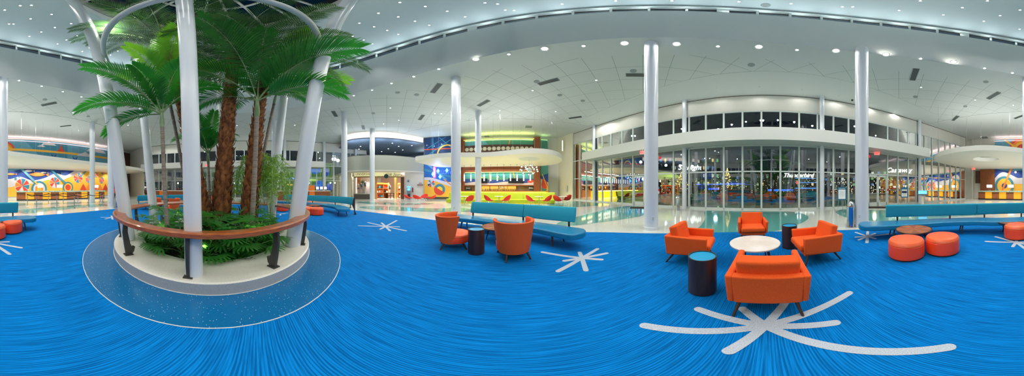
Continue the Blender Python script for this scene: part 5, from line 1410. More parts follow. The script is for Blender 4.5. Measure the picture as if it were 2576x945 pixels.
mannequin('display mannequin in dark purple top in the shop window near the column', (*pol(919, 22.0), .70), -.4, M['purplecloth'], M['creamcloth'], 1.72)
mannequin('display mannequin in white and pink clothes in the shop window at the cream wall end', (*pol(901, 22.2), .70), .6, M['creamcloth'], M['tealcloth'], 1.45)
mannequin('mannequin in black shirt standing on the black table inside the shop', (*pol(980, 23.7), .75), 0, M['black'], M['black'], 1.25)
o = thing('display_tree', 'green leafy display tree standing in the shop window behind the mannequins', 'plant', (*pol(910, 22.4), .70))
MB().cyl((0, 0, 0), (0, 0, 1.2), .04, n=8).build('stem', M['bark'], parent=o)
random.seed(3); b = MB()
for k in range(160):
    p = Vector((random.gauss(0, .2), random.gauss(0, .2), 1.45 + random.gauss(0, .22))); d = Vector((random.uniform(-1, 1), random.uniform(-1, 1), random.uniform(-1, 1))).normalized(); w = d.orthogonal().normalized() * .05
    b.add([p, p + d * .08 + w, p + d * .16, p + d * .08 - w], [(0, 1, 2, 3)])
b.build('foliage', M['leaflow'], parent=o, smooth=False, fix=False)
# goods inside
def shop_table(label, loc, rz, m_, w=1.6):
    t = thing('display_table', label, 'table', loc, rz)
    MB().box((0, 0, .72), (w, .8, .06)).build('tabletop', M[m_], parent=t, smooth=False)
    for sx_, sy_ in ((-1, -1), (1, -1), (1, 1), (-1, 1)): MB().box((sx_ * (w / 2 - .06), sy_ * .34, .35), (.08, .08, .7)).build('leg', M[m_], parent=t, smooth=False)
    MB().box((0, 0, .3), (w - .1, .66, .05)).build('shelf', M[m_], parent=t, smooth=False)
    return t
shop_table('black display table standing in the middle of the shop entrance', (*pol(977, 23.6), 0), 0, 'black')
shop_table('orange low display table deeper in the shop beside the pillar', (*pol(1000, 24.4), 0), 0, 'orangepanel', 1.0)
GOODS = [M['navycloth'], M['orange'], M['creamcloth'], M['tealcloth'], M['red'], M['greycloth'], M['black']]
def rack(label, loc, rz, w=1.4, seed=1):
    random.seed(seed)
    t = thing('clothes_shelf', label, 'shelf unit', loc, rz)
    MB().box((0, .2, 1.1), (w, .05, 2.2)).build('back_panel', M['orangepanel'], parent=t, smooth=False)
    for s in (-1, 1): MB().box((s * w / 2, 0, 1.1), (.05, .4, 2.2)).build('side_panel', M['woodlight'], parent=t, smooth=False)
    for k in range(4): MB().box((0, 0, .15 + .62 * k), (w, .4, .04)).build('shelf', M['woodlight'], parent=t, smooth=False)
    for k in range(12):
        h = random.uniform(.15, .4); o = MB().box((0, 0, h / 2), (.24, .26, h)).build('folded_clothes', GOODS[(k * 3 + seed) % 7], smooth=False, bev=.015)
        T = Matrix.Translation(loc) @ Matrix.Rotation(rz, 4, 'Z') @ Matrix.Translation((-w / 2 + .2 + (k % 4) * (w - .4) / 3, -.03, .17 + .62 * (k // 4)))
        o.location = T.to_translation(); o.rotation_euler.z = rz
        tag(o, 'folded clothes on an orange-backed shelf unit inside the shop', 'clothes', 'folded clothes in the shop')
rack('orange-backed clothes shelf just inside the shop entrance on the column side', (*pol(952, 23.4), 0), .9, 1.4, 1)
rack('orange-backed clothes shelf at the very back of the shop', (*pol(966, 24.55), 0), .35, 1.5, 2)
rack('orange-backed clothes shelf beside the dark wooden pier inside the shop', (*pol(1007, 23.9), 0), -.5, 1.0, 3)
for k, (x, d) in enumerate([(953, 23.2), (962, 24.2), (974, 24.0), (983, 24.4), (991, 23.5), (1001, 24)]):
    X, Y = pol(x, d); o = MB().cyl((0, 0, 0), (0, 0, -.12), .07, .09, 10).build('shop_spotlight', M['lamp'], loc=(X, Y, 3.2)); MB().cyl((0, 0, 0), (0, 0, .3), .015, n=6).build('stem', M['black'], parent=o)
    tag(o, 'small glowing ceiling spotlight inside the gift shop', 'spotlight', 'shop ceiling spotlights')
# white wall beside the shop: round sign, cash machine, extinguisher case, small sign with figures
X, Y = pol(1027, 21.35)
o = thing('round_sign', 'small round white sign with dark ring and centre on the white wall beside the shop', 'sign', (X, Y, 2.35), -az(1027))
T = Matrix.Rotation(R(90), 4, 'X')
MB().lathe([(.2, 0), (.2, .03)], 28, M=T).build('plate', M['white'], parent=o); MB().lathe([(.17, .031), (.2, .031), (.2, .034), (.17, .034), (.17, .031)], 28, M=T, cap0=False, cap1=False).build('ring', M['navycloth'], parent=o); MB().lathe([(.1, .031), (.1, .035)], 20, M=T).build('emblem', M['navycloth'], parent=o)
X, Y = pol(1028.5, 21.0)
o = thing('cash_machine', 'blue-lit cash machine standing against the white wall beside the red lounge chairs', 'cash machine', (X, Y, 0), -az(1028))
MB().box((0, .1, .75), (.45, .5, 1.5)).build('body', M['bluegrey'], parent=o, smooth=False, bev=.02); MB().box((0, -.16, 1.28), (.36, .03, .3)).build('screen', M['bluescreen'], parent=o, smooth=False); MB().box((0, -.2, .95), (.36, .12, .06)).build('keypad', M['steel'], parent=o, smooth=False); MB().box((0, -.16, .5), (.3, .02, .4)).build('lower_panel', M['black'], parent=o, smooth=False); MB().box((0, .05, 1.58), (.45, .4, .14)).build('lit_header', M['bluescreen'], parent=o, smooth=False)
X, Y = pol(1038, 21.35)
o = thing('fire_extinguisher_cabinet', 'small dark red fire extinguisher cabinet beside the cash machine', 'extinguisher cabinet', (X, Y, 1.2), -az(1038)); MB().box((0, 0, 0), (.26, .16, .7)).build('case', M['white'], parent=o, smooth=False); MB().box((0, -.085, 0), (.2, .01, .62)).build('door', M['darkred'], parent=o, smooth=False)
X, Y = pol(1057, 21.4)
o = thing('restroom_sign', 'brown wall sign with two small figures above it beside the beach mural', 'sign', (X, Y, 1.85), -az(1057)); MB().box((0, 0, 0), (.75, .04, .18)).build('plate', M['brownsign'], parent=o, smooth=False)
text_mesh('lettering', 'RESTROOMS', .1, M['white'], Matrix.Translation((0, -.024, 0)) @ T, .002, parent=o)
for s in (-1, 1): MB().lathe([(.03, .12), (.05, .2), (.02, .28), (.03, .33), (.001, .38)], 10, (s * .1, 0, .0), cap1=False).build('figure', M['brownsign'], parent=o)

# ================================================================ THINGS BY THE GLASS FRONT
def easel(label, loc, rz, kind):
    t = thing('easel', label, 'easel sign', loc, rz)
    for s in (-1, 1): MB().cyl((s * .08, -.0, 1.45), (s * .30, -.16, 0), .014, n=8).build('leg', M['steel'], parent=t)
    MB().cyl((0, .02, 1.45), (.05, .42, 0), .014, n=8).build('rear_leg', M['steel'], parent=t)
    MB().cyl((-.26, -.12, .72), (.26, -.12, .72), .016, n=8).build('ledge', M['steel'], parent=t)
    T = Matrix.Translation((0, -.11, 1.12)) @ Matrix.Rotation(R(-8), 4, 'X')
    o = MB().box((0, 0, 0), (.56, .02, .78), 0, T).build('board', M['tealboard'], parent=t, smooth=False)
    MB().box((0, -.012, -.05), (.42, .004, .56), 0, T).build('poster', M['paper'], parent=o, smooth=False)
    TT = T @ Matrix.Rotation(R(90), 4, 'X')
    text_mesh('lettering', 'WELCOME' if kind == 0 else 'NOW OPEN', .075, M['paper'] if kind == 0 else M['navycloth'], TT @ Matrix.Translation((0, .29 if kind == 0 else .18, .012 if kind == 0 else .016)), .002, parent=o)
    if kind: MB().box((0, -.016, .02), (.38, .003, .16), 0, T).build('photo', M['navycloth'], parent=o, smooth=False)
    for k in range(4): MB().box((0, -.0155, -.08 - .06 * k if kind else .12 - .09 * k), (.3 - .05 * (k % 2), .003, .016), 0, T).build('text_line', M['greycloth'] if k != 1 else M['darkred'], parent=o, smooth=False)
    MB().lathe([(.05, 1.5), (.06, 1.54), (.04, 1.58)], 12, (0, .0, 0)).build('top_clip', M['tealboard'], parent=t)
    return t
p = pol(2118, 9.9); easel('easel with teal-framed welcome notice by the glass next to the chrome bin', (*p, 0), face(p, (0, 0)) + PI, 0)
p = pol(2275, 12.6); easel('easel with teal-framed photo poster by the glass beyond the double doors', (*p, 0), face(p, (0, 0)) + PI, 1)
p = pol(2321, 13.6)
t = thing('touch_kiosk', 'slanted blue touchscreen kiosk on a pale post behind the long teal bench', 'kiosk', (*p, 0), face(p, (0, 0)) + PI)
MB().box((0, 0, .02), (.5, .5, .04)).build('base', M['white'], parent=t, smooth=False); MB().box((0, 0, .5), (.22, .14, .95)).build('post', M['cream'], parent=t, smooth=False)
T = Matrix.Translation((0, 0, 1.05)) @ Matrix.Rotation(R(35), 4, 'X'); MB().box((0, 0, 0), (.82, .56, .1), 0, T).build('housing', M['bluegrey'], parent=t, smooth=False, bev=.015); MB().box((0, 0, .054), (.7, .44, .01), 0, T).build('screen', M['bluescreen'], parent=t, smooth=False)
for x, d, lb in [(1618, 11.9, 'dark door mat inside the glass door hidden by the white column'), (2207, 12.1, 'dark door mat inside the double glass doors')]:
    p = pol(x, d); o = MB().box((0, 0, .008), (1.9, 1.1, .016)).build('door_mat', M['mat'], loc=(*p, 0), rz=math.atan2(p[1], p[0]) + PI / 2, bev=.005); tag(o, lb, 'mat')
def exit_sign(label, loc, rz):
    t = thing('exit_sign', label, 'exit sign', loc, rz)
    MB().box((0, 0, 0), (.42, .05, .24)).build('housing', M['exitpink'], parent=t, smooth=False)
    for s in (1, -1): text_mesh('lettering', 'EXIT', .2, M['exitred'], Matrix.Rotation(0 if s == 1 else PI, 4, 'Z') @ Matrix.Translation((0, -.03, 0)) @ Matrix.Rotation(R(90), 4, 'X'), .004, parent=t, bold=.006)
    MB().cyl((0, 0, .12), (0, 0, .22), .02, n=8).build('mount', M['white'], parent=t)
p = pol(1617, 12.0); exit_sign('red exit sign under the white canopy beside the big column, bar side entrance', (*p, 4.1), face(p, (0, 0)) + PI)
p = pol(2206, 12.3); exit_sign('red exit sign under the white canopy over the double doors', (*p, 4.1), face(p, (0, 0)) + PI)
p = pol(2449, 19.5); exit_sign('red exit sign under the reception canopy near the tall wood panel', (*p, 3.75), face(p, (0, 0)) + PI)
p = pol(520, 18.6); exit_sign('red exit sign seen through the palms at the far glass wall', (*p, 4.05), face(p, (0, 0)) + PI)
for x, d, lb in [(1659, 12.45, 'small red and white fire alarm pull by the first glass pane past the big column'), (2231.5, 12.55, 'small red and white fire alarm pull beside the double doors')]:
    p = east(on_east(x), -.1); t = thing('alarm_pull', lb, 'fire alarm', (*p, 1.2), face(p, (0, 0)) + PI); MB().box((0, 0, .1), (.12, .04, .16)).build('alarm', M['red'], parent=t, smooth=False); MB().box((0, 0, -.1), (.12, .04, .18)).build('plate', M['white'], parent=t, smooth=False)
# ================================================================ OUTSIDE
b = MB(); b.flat([(8.2, -70), (110, -70), (110, 70), (8.2, 70)], -.06); struct(b.build('ground_outside', M['paving'], smooth=False))
b = MB(); b.flat([(-26.5, -60), (-26.5, 60), (-80, 60), (-80, -60)], -.06); b.flat([(-20.5, -21), (-26.5, -24), (-26.5, 24), (-20.5, 13)], -.05); struct(b.build('ground_far_outside', M['paving'], smooth=False))
for x, y, d, r, lb in [(1773, 487, 17.5, .6, 'orange ball seat outside seen beside the slim column, half behind a slatted bench'), (1817.5, 498, 15.0, .56, 'orange ball seat outside on the paving next to the column-side bench'), (1936, 492, 17.0, .55, 'orange ball seat outside peeping over the back of the long turquoise bench'), (1987, 500, 15.0, .56, 'orange ball seat outside, alone on the paving below the white script sign'), (2114, 491, 16.5, .6, 'orange ball seat outside behind the welcome easel'), (2296, 497, 19, .75, 'orange ball seat outside behind the photo poster easel')]:
    X, Y = pol(x, d); o = MB().ball((0, 0, 0), r, 28).build('ball_seat', M['orangeball'], loc=(X, Y, r - .06 if y > 495 else r * 1.0)); tag(o, lb, 'ball seat', 'orange ball seats outside')
def slat_bench(label, xs, d, h=.48):
    t = thing('slat_bench', label, 'bench', (*pol((xs[0] + xs[1]) / 2, d), -.06), 0, 'turquoise slatted benches outside')
    base = Vector((*pol((xs[0] + xs[1]) / 2, d), 0))
    P = [pol(xs[0] + (xs[1] - xs[0]) * k / 12, d - .5 * sin(PI * k / 12)) for k in range(13)]; P = [(p[0] - base.x, p[1] - base.y) for p in P]
    for k in range(4):
        b = MB(); b.sweep(P, [(-.2 + .13 * k, h - .05), (-.1 + .13 * k, h - .05), (-.1 + .13 * k, h), (-.2 + .13 * k, h)]); b.build('seat_slat', M['turq'], parent=t)
    for k in range(3):
        b = MB(); b.sweep(P, [(.36, h + .1 + .14 * k), (.40, h + .1 + .14 * k), (.42, h + .2 + .14 * k), (.38, h + .2 + .14 * k)]); b.build('back_slat', M['turq'], parent=t)
    for k in (0, 4, 8, 12):
        p = Vector(P[k]); b = MB(); b.box((p.x, p.y, h / 2 - .03), (.06, .45, h - .06), 0, None, 0); b.build('leg', M['turqdark'], parent=t, smooth=False)
slat_bench('turquoise slatted bench outside the centre panes, between two orange balls', (1836, 1945), 14.6)
slat_bench('turquoise slatted bench outside beside the slim column, below a half-hidden orange ball', (1738, 1790), 15.2)
slat_bench('turquoise slatted bench outside beyond the orange ball below the white script sign', (1998, 2056), 16)
slat_bench('turquoise slatted bench outside behind the welcome easel', (2090, 2150), 15)
# hotel blocks with lit windows and script signs
random.seed(31)
def block(label, xa, xb, d, z1, rows, cols, m_):
    A, B = Vector((*pol(xa, d), 0)), Vector((*pol(xb, d), 0)); W = (B - A).length; c = (A + B) / 2; rz = math.atan2(B.y - A.y, B.x - A.x)
    t = thing('apartment_block', label, 'building', c, rz)
    MB().box((0, -3, z1 / 2), (W, 6, z1)).build('wall', m_, parent=t, smooth=False)
    side = 1 if (Matrix.Rotation(rz, 4, 'Z') @ Vector((0, 1, 0))).dot(-c) > 0 else -1
    for r in range(rows):
        z = 1.6 + (z1 - 2) * (r + .5) / rows
        MB().box((0, (.02 if side > 0 else -6.02), z - .9), (W, .3, .18)).build('balcony_slab', M['blockpale'], parent=t, smooth=False)
        for k in range(cols):
            if random.random() < .45: continue
            MB().box((-W / 2 + W * (k + .5) / cols, (.03 if side > 0 else -6.03), z), (W / cols * .4, .06, (z1 - 2) / rows * .42)).build('lit_window', random.choice(LITW), parent=t, smooth=False)
    return t
LITW = [emis('window_warm', '#ffd890', 1.2), emis('window_green', '#9affb0', .5), emis('window_blue', '#70a8ff', .6), emis('window_white', '#f4fff4', .8)]
block('dim hotel block with lit balcony windows outside, beyond the slim column', 1655, 1800, 48, 10.0, 4, 14, M['blockdark'])
block('long dim hotel block outside beyond the middle of the glass front', 1815, 2060, 60, 6.2, 2, 22, M['blockdark'])
block('dim hotel block with warm windows outside beyond the double doors', 2080, 2420, 52, 6.5, 3, 26, M['blockdark'])
def script_sign(label, body, x, y, d, size):
    X, Y = pol(x, d); t = thing('neon_sign', label, 'sign', (X, Y, zat(y, d)), -az(x))
    text_mesh('lettering', body, size, M['neonwhite'], Matrix.Rotation(R(90), 4, 'X'), .03, shear=.35, parent=t, bold=.012)
    MB().box((0, .3, -size * .55), (size * len(body) * .42, .1, .1)).build('support_bar', M['blockdark'], parent=t, smooth=False)
script_sign('white neon script sign reading Starlight on the building outside, cut by the slim column', 'Starlight', 1735, 421, 40, 1.75)
script_sign('white neon script sign reading Thunderbird on the building outside', 'Thunderbird', 2008, 441, 40, 1.45)
script_sign('white neon script sign reading Castaway on the building outside', 'Castaway', 2261, 428, 40, 1.6)
# slim red-brown palm trunks and lamp-strung trees outside
for x, d, lb in [(1767, 24, 'bare palm trunk outside above the half-hidden orange ball'), (1881, 24, 'bare palm trunk outside the middle of the glass front'), (1998, 26, 'bare palm trunk outside in front of the white script sign')]:
    X, Y = pol(x, d); t = thing('palm_tree', lb, 'palm', (X, Y, -.06)); MB().cyl((0, 0, 0), (.1, .1, 5.2), .2, .15, 10).build('trunk', M['trunkred'], parent=t)
    for k in range(9): frond(t, (.1, .1, 5.2), 2 * PI * k / 9, .5, 2.0, 1.6, .5, 18, M['leafdark'], .05)
for x, d, h, lb in [(1895, 22, 4.0, 'dark bushy tree outside in the middle of the glass front'), (1944, 23, 4.2, 'dark bushy tree outside near the white script sign')]:
    X, Y = pol(x, d); t = thing('tree', lb, 'tree', (X, Y, -.06)); MB().cyl((0, 0, 0), (0, 0, h * .6), .16, .1, 10).build('trunk', M['blockdark'], parent=t)
    b = MB()
    for k in range(500):
        p = Vector((random.gauss(0, .7), random.gauss(0, .7), h * .78 + random.gauss(0, .55))); q = Vector((random.uniform(-1, 1), random.uniform(-1, 1), random.uniform(-1, 1))).normalized(); w = q.orthogonal().normalized() * .09
        b.add([p, p + q * .15 + w, p + q * .3, p + q * .15 - w], [(0, 1, 2, 3)])
    b.build('foliage', M['leafdark'], parent=t, smooth=False, fix=False)
def lights(label, pts, m_, r, cat='string lights'):
    b = MB()
    for p in pts: b.add([p + Vector((r, 0, 0)), p + Vector((0, r, 0)), p - Vector((r, 0, 0)), p - Vector((0, r, 0)), p + Vector((0, 0, r)), p - Vector((0, 0, r))], [(0, 1, 4), (1, 2, 4), (2, 3, 4), (3, 0, 4), (1, 0, 5), (2, 1, 5), (3, 2, 5), (0, 3, 5)])
    o = b.build('string_lights', m_, smooth=False, fix=False); tag(o, label, cat); o['kind'] = 'stuff'
def cone_pts(x, d, h, rr, n, z0=1.2):
    X, Y = pol(x, d); out = []
    for k in range(n):
        f = random.random() ** .7; a = random.uniform(0, 2 * PI); out.append(Vector((X + rr * (1 - f) * cos(a), Y + rr * (1 - f) * sin(a), z0 + h * f)))
    return out
WARM = emis('string_warm', '#ffc860', 9)
lights('warm string lights wound on a tree outside beside the slim column', cone_pts(1715, 24, 2.6, 1.3, 110), WARM, .035)
lights('warm string lights wound on a conical tree outside two panes past the slim column', cone_pts(1830, 24, 3.2, .9, 120), WARM, .035)
sc_ = []
for k in range(260):
    x = random.uniform(2090, 2400); d = random.uniform(26, 42); X, Y = pol(x, d); sc_.append(Vector((X, Y, random.uniform(.4, 3.2))))
lights('scattered white and warm lights of the forecourt outside beyond the double doors', sc_, emis('string_white', '#ffe8c0', 9), .06)
sc_ = [Vector((*pol(random.uniform(1660, 2060), random.uniform(28, 44)), random.uniform(.3, 3.6))) for _ in range(200)]
lights('scattered coloured garden lights outside the middle of the glass front', sc_, emis('string_green', '#d8ffb0', 5), .055)
for k, (x, y, d, w, h, c, lb) in enumerate([(1800, 463, 34, 8.0, .18, '#5070ff', 'long blue light strip outside beyond the orange balls'), (1843, 462, 32, 5.0, .2, '#5070ff', 'blue light strip outside left of the conical lit tree'.replace('left of', 'past')), (1795, 475, 30, 2.0, .3, '#3050ff', 'short low blue light outside above the orange ball'), (2026, 448, 34, 5, .12, '#5a9cff', 'upper blue light bar of the lit frame outside under the script sign'), (2026, 459, 34, 5, .12, '#5a9cff', 'middle blue light bar of the lit frame outside under the script sign'), (2026, 473, 34, 5, .2, '#5a9cff', 'lowest blue light bar of the lit frame outside under the script sign'), (2006, 459, 30, .5, .5, '#ff3030', 'red lamp glowing outside under the script sign'), (1965, 478, 30, 5, .35, '#3a78ff', 'low blue glow of a fence outside behind the dark tree'), (1850, 487, 24, 4.5, .3, '#c02c20', 'low red planter box outside behind the turquoise bench')]):
    X, Y = pol(x, d); o = MB().box((0, 0, 0), (w, .2, h)).build('light_bar' if k != 8 else 'planter_box', emis('glow_%d' % k, c, 1.6) if k != 8 else M['red'], loc=(X, Y, zat(y, d)), rz=-az(x), smooth=False); tag(o, lb, 'light' if k != 8 else 'planter')
for k in range(26):
    x = [1700, 1712, 1742, 1990, 1975, 1958, 2012, 2040, 1760, 1785, 1830, 1862, 1905, 1925][k % 14] + random.uniform(-6, 6); d = random.uniform(20, 30); X, Y = pol(x, d)
    b = MB(); h = random.uniform(.5, 1.1)
    for j in range(120):
        p = Vector((random.gauss(0, .35), random.gauss(0, .35), abs(random.gauss(h * .5, h * .25)))); q = Vector((random.uniform(-1, 1), random.uniform(-1, 1), random.uniform(0, 1))).normalized(); w = q.orthogonal().normalized() * .07
        b.add([p, p + q * .15 + w, p + q * .28, p + q * .15 - w], [(0, 1, 2, 3)])
    o = b.build('garden_shrub', M['leaflow'], smooth=False, fix=False, loc=(X, Y, -.06)); tag(o, 'low leafy shrub in the night garden outside the glass front', 'shrub', 'garden shrubs outside')
o = thing('parasol_pavilion', 'yellow-green lit domed canopy outside near the slim column', 'canopy', (*pol(1672, 28), -.06)); MB().lathe([(2.6, 3.2), (2.4, 3.6), (1.6, 4.1), (.001, 4.3)], 32, cap0=False, cap1=False).build('roof', mat('pavilion_roof', '#c8d860', .5, emit='#c8e060', es=.5), parent=o)
for k in range(5): MB().cyl((2.2 * cos(k * 1.257), 2.2 * sin(k * 1.257), 0), (2.2 * cos(k * 1.257), 2.2 * sin(k * 1.257), 3.3), .12, n=10).build('post', M['trunkred'], parent=o)
# beyond the far glass wall: bright games wing
b = MB(); b.box((-33, 4, 3.5), (.3, 30, 7.2)); struct(b.build('wall_outside_far', M['gameswall'], smooth=False))
for k, (y, z, r, c) in enumerate([(12.5, 5.6, 1.2, '#2a7cff'), (15.0, 5.0, .9, '#305ad0'), (13.5, 2.0, 1.1, '#2a7cff'), (16.0, 1.8, .9, '#4060e0'), (9.8, 1.7, .5, '#ff8060')]):
    o = MB().lathe([(r, 0), (r, .05)], 28, M=Matrix.Rotation(R(90), 4, 'Y')).build('wall_disc_light', emis('disc_%d' % k, c, .8), loc=(-32.8, y, z)); tag(o, ['big blue light disc high on the green wall outside the far glass', 'second blue light disc high on the green wall outside the far glass', 'big blue light disc low on the green wall outside the far glass', 'second blue light disc low on the green wall outside the far glass', 'small salmon light disc on the green wall outside the far glass'][k], 'light')
for k, (y, z, w, h, c) in enumerate([(6.0, 3.4, 6, .3, '#4a80ff'), (2.5, 2.6, 4, .25, '#5a90ff'), (7.0, 2.1, 3.5, .3, '#ffd060'), (10.5, 3.1, 5, .35, '#c0f060')]):
    o = MB().box((0, 0, 0), (.1, w, h)).build('light_bar', emis('bar_%d' % k, c, 1.5), loc=(-32.79, y, z), smooth=False); tag(o, ['upper blue light bar on the wall outside the far glass', 'lower blue light bar on the wall outside the far glass', 'yellow light bar on the wall outside the far glass', 'lime light bar on the wall outside the far glass'][k], 'light')
# ================================================================ CEILING FIXTURES AND LIGHT
def lamp(kind, loc, power, col=(1, .96, .9), size=.1, rot=None, cone=150, name=None, blend=.6):
    l = bpy.data.lights.new(name or 'lamp', kind); l.energy = power; l.color = col
    if kind == 'SPOT': l.spot_size = R(cone); l.spot_blend = blend; l.shadow_soft_size = size
    elif kind == 'AREA': l.shape = 'DISK'; l.size = size
    else: l.shadow_soft_size = size
    o = bpy.data.objects.new(name or 'lamp', l); COL.objects.link(o); o.location = loc
    if rot: o.rotation_euler = rot
    return o
def fixture_mb(r):
    b = MB(); b.lathe([(r * .72, .004), (r, -.008), (r * 1.02, .004), (r * .98, .03), (r * .72, .03)], 20, cap0=False, cap1=False, mi=0)
    b.lathe([(r * .73, .02), (.001, .02)], 20, cap0=False, cap1=False, mi=1); return b
class Fix: pass
protos = {}
def fixture(name, r, m, loc, label, group):
    k = (name, r, m.name)
    if k not in protos:
        o = fixture_mb(r).build(name, [M['trimring'], m], fix=False); protos[k] = o
    else:
        o = protos[k].copy(); COL.objects.link(o)
    o.location = loc; tag(o, label, 'downlight', group); return o
FILL_BAND, FILL_CAN, UP_SLOT = 12, 45, 5
PW_DOME, PW_MAIN, PW_STAR = 170, 88, 140
DOME = [(12, 25), (51, 14), (79, 13), (130, 36), (77, 47), (34, 60), (23, 60), (138, 69), (179, 59), (104, 80), (74, 91), (167, 100), (194, 90), (145, 110), (207, 129), (225, 120), (296, 128), (278, 138), (315, 117),
        (1006, 6), (1070, 16), (1125, 28), (1170, 42), (952, 33), (1002, 42), (1044, 53), (1080, 63), (904, 58), (941, 67), (974, 76), (1002, 86), (887, 91), (915, 100), (937, 110), (878, 132), (1220, 7), (1252, 10), (1271, 25), (1293, 26), (1414, 10), (1549, 2), (1690, 2), (1859, 4),
        (1990, 9), (2119, 17), (2145, 17), (2262, 26), (2315, 2), (2373, 37), (2421, 19), (2475, 53), (2484, 2), (2516, 39), (2566, 25), (2565, 73), (836, 111), (859, 121), (878, 131)]
for i, (x, y) in enumerate(DOME):
    p = fl(x, y, ZD); fixture('recessed_downlight', .056, M['lamp'], (*p, ZD - .03), 'small recessed downlight in the pale upper ceiling of the oval opening', 'upper ceiling downlights')
    if i % 2 == 0 and ((p[0] - CX) / EA) ** 2 + ((p[1] - CY) / EB) ** 2 < .72: lamp('SPOT', (*p, ZD - .08), PW_DOME, cone=68, size=.08, name='dome_spot')
# the unseen part of the upper ceiling (above the frame and behind the palms) carries the same lamps
for a in range(0, 360, 45):
    lamp('SPOT', (CX + 5.6 * cos(R(a)), CY + 5.0 * sin(R(a)), ZD - .08), PW_DOME, cone=68, size=.08, name='dome_spot')
STAR = [(1197, 148), (1370, 122), (1571, 108), (1702, 110), (1909, 117), (2103, 127), (2229, 136), (2399, 155)]
for x, y in STAR:
    p = fl(x, y, ZC - .02); fixture('bright_downlight', .16, M['lampbright'], (*p, ZC - .05), 'dazzling recessed downlight in the plaster ring round the oval opening', 'dazzling ring downlights')
    lamp('SPOT', (*p, ZC - .1), PW_STAR, cone=150, size=.09, name='ring_spot', blend=.3)
DIM = [(1104, 173), (1280, 136), (1468, 115), (1806, 116), (2005, 125), (2316, 147), (2477, 171), (2547, 183), (1041, 192), (985, 209), (936, 226), (890, 240), (48, 202), (105, 216), (158, 230), (205, 243)]
for x, y in DIM:
    p = fl(x, y, ZC - .02); fixture('recessed_downlight', .085, M['lamp'], (*p, ZC - .05), 'recessed downlight with visible bright bowl in the plaster ring round the oval opening', 'ring downlights')
    lamp('SPOT', (*p, ZC - .1), PW_MAIN * .9, cone=160, size=.08, name='ring_dim_spot')
FLAT = [(1340, 227), (1257, 278), (1398, 280), (1094, 285), (982, 271), (965, 311), (1500, 201), (1560, 279), (1707, 237), (1803, 223), (1910, 218), (1508, 298), (2017, 225), (2111, 240), (2191, 262), (2254, 283), (2305, 303), (2317, 219), (2453, 251), (2549, 264), (1110, 285)]
for x, y in FLAT:
    p = fl(x, y, ZC); fixture('recessed_downlight', .075, M['lamp'], (*p, ZC - .035), 'small recessed downlight in the flat panelled ceiling', 'flat ceiling downlights')
    lamp('SPOT', (*p, ZC - .09), PW_MAIN * (.22 if 1520 < x < 2340 and y > 210 else 1.0)* (1.0 if math.hypot(*p) < 9.0 else (1.9 if p[0] < -5 else 1.5)), cone=166, blend=.3, size=.08, name='flat_spot')
for p in [(-12, -12), (-6, -12.5), (0, -13), (-16, -8), (-17, -2), (-16.5, 4), (-15, 9), (-10, 12), (-19, -12)]:
    fixture('recessed_downlight', .075, M['lamp'], (*p, ZC - .035), 'small recessed downlight in the flat panelled ceiling', 'flat ceiling downlights')
    lamp('SPOT', (*p, ZC - .09), PW_MAIN * (1.0 if math.hypot(*p) < 9.0 else (1.9 if p[0] < -5 else 1.5)), cone=166, blend=.3, size=.08, name='flat_spot')
# spotlights clipped to the column cage
for x, y, d in [(273, 63, 3.9), (409, 122, 5.6)]:
    X, Y = pol(x, d); z = zat(y, d)
    t = thing('clip_spotlight', 'dazzling spotlight on the support ring near the date palm fronds' if x == 273 else 'dazzling spotlight among the high fronds beside the front white column', 'spotlight', (X, Y, z))
    T = Matrix.Rotation(R(120), 4, 'X')
    MB().lathe([(.05, .12), (.07, .02), (.09, 0)], 18, M=T, cap1=False).build('housing', M['white'], parent=t); MB().lathe([(.085, .012), (.001, .012)], 18, M=T, cap0=False, cap1=False).build('lens', M['lampbright'], parent=t)
    lamp('POINT', (X, Y, z - .12), 160, size=.06, name='clip_spot')
# unseen uplights added among the plants to brighten their leaves
for a, r in ((-40, 1.3), (60, 1.35), (10, 1.45), (130, 1.2), (-110, 1.2)):
    p = cpt(a, r, .35); lamp('SPOT', p, 9, (1, 1, .8), .04, (PI, 0, 0), 120, 'plant_fill')
# slot diffusers and speakers
VENT = [(1097, 222, 40, 1), (1379, 205, 56, 0), (1605, 188, 30, 0), (1216, 259, 34, 0), (1060, 295, 18, 1), (914, 320, 12, 1), (842, 286, 14, 1), (1447, 295, 34, 0), (2300, 187, 34, 1), (2499, 240, 40, 0), (2403, 297, 22, 0), (2564, 293, 30, 0), (123, 261, 42, 0), (165, 316, 30, 0), (455, 190, 20, 0)]
for x, y, w, o_ in VENT:
    p = Vector((*fl(x, y, ZC), 0)); d = p.length
    t = thing('ceiling_vent', 'long dark slotted air diffuser in the flat panelled ceiling', 'vent', (p.x, p.y, ZC - .02), R(138), 'slotted ceiling diffusers')
    MB().box((0, 0, 0), (1.25, .34, .02)).build('frame', M['grillegrey'], parent=t, smooth=False)
    for k in range(4): MB().box((0, -.105 + .07 * k, -.012), (1.2, .036, .008)).build('slot', M['black'], parent=t, smooth=False)
for x, y in [(1048, 238), (1408, 239), (1593, 178), (939, 285), (1000, 232), (2428, 267), (2303, 243), (1890, 163), (1466, 253), (55, 282), (113, 250), (222, 292), (1350, 205), (2480, 205), (1926, 13)]:
    z = ZC if y > 100 else ZD
    p = fl(x, y, z); o = MB().lathe([(.16, -.012), (.165, 0), (.15, .006)], 24).build('ceiling_speaker', M['grille'], loc=(*p, z - .012)); tag(o, 'round grey speaker grille set flush in the ceiling', 'speaker', 'ceiling speakers')
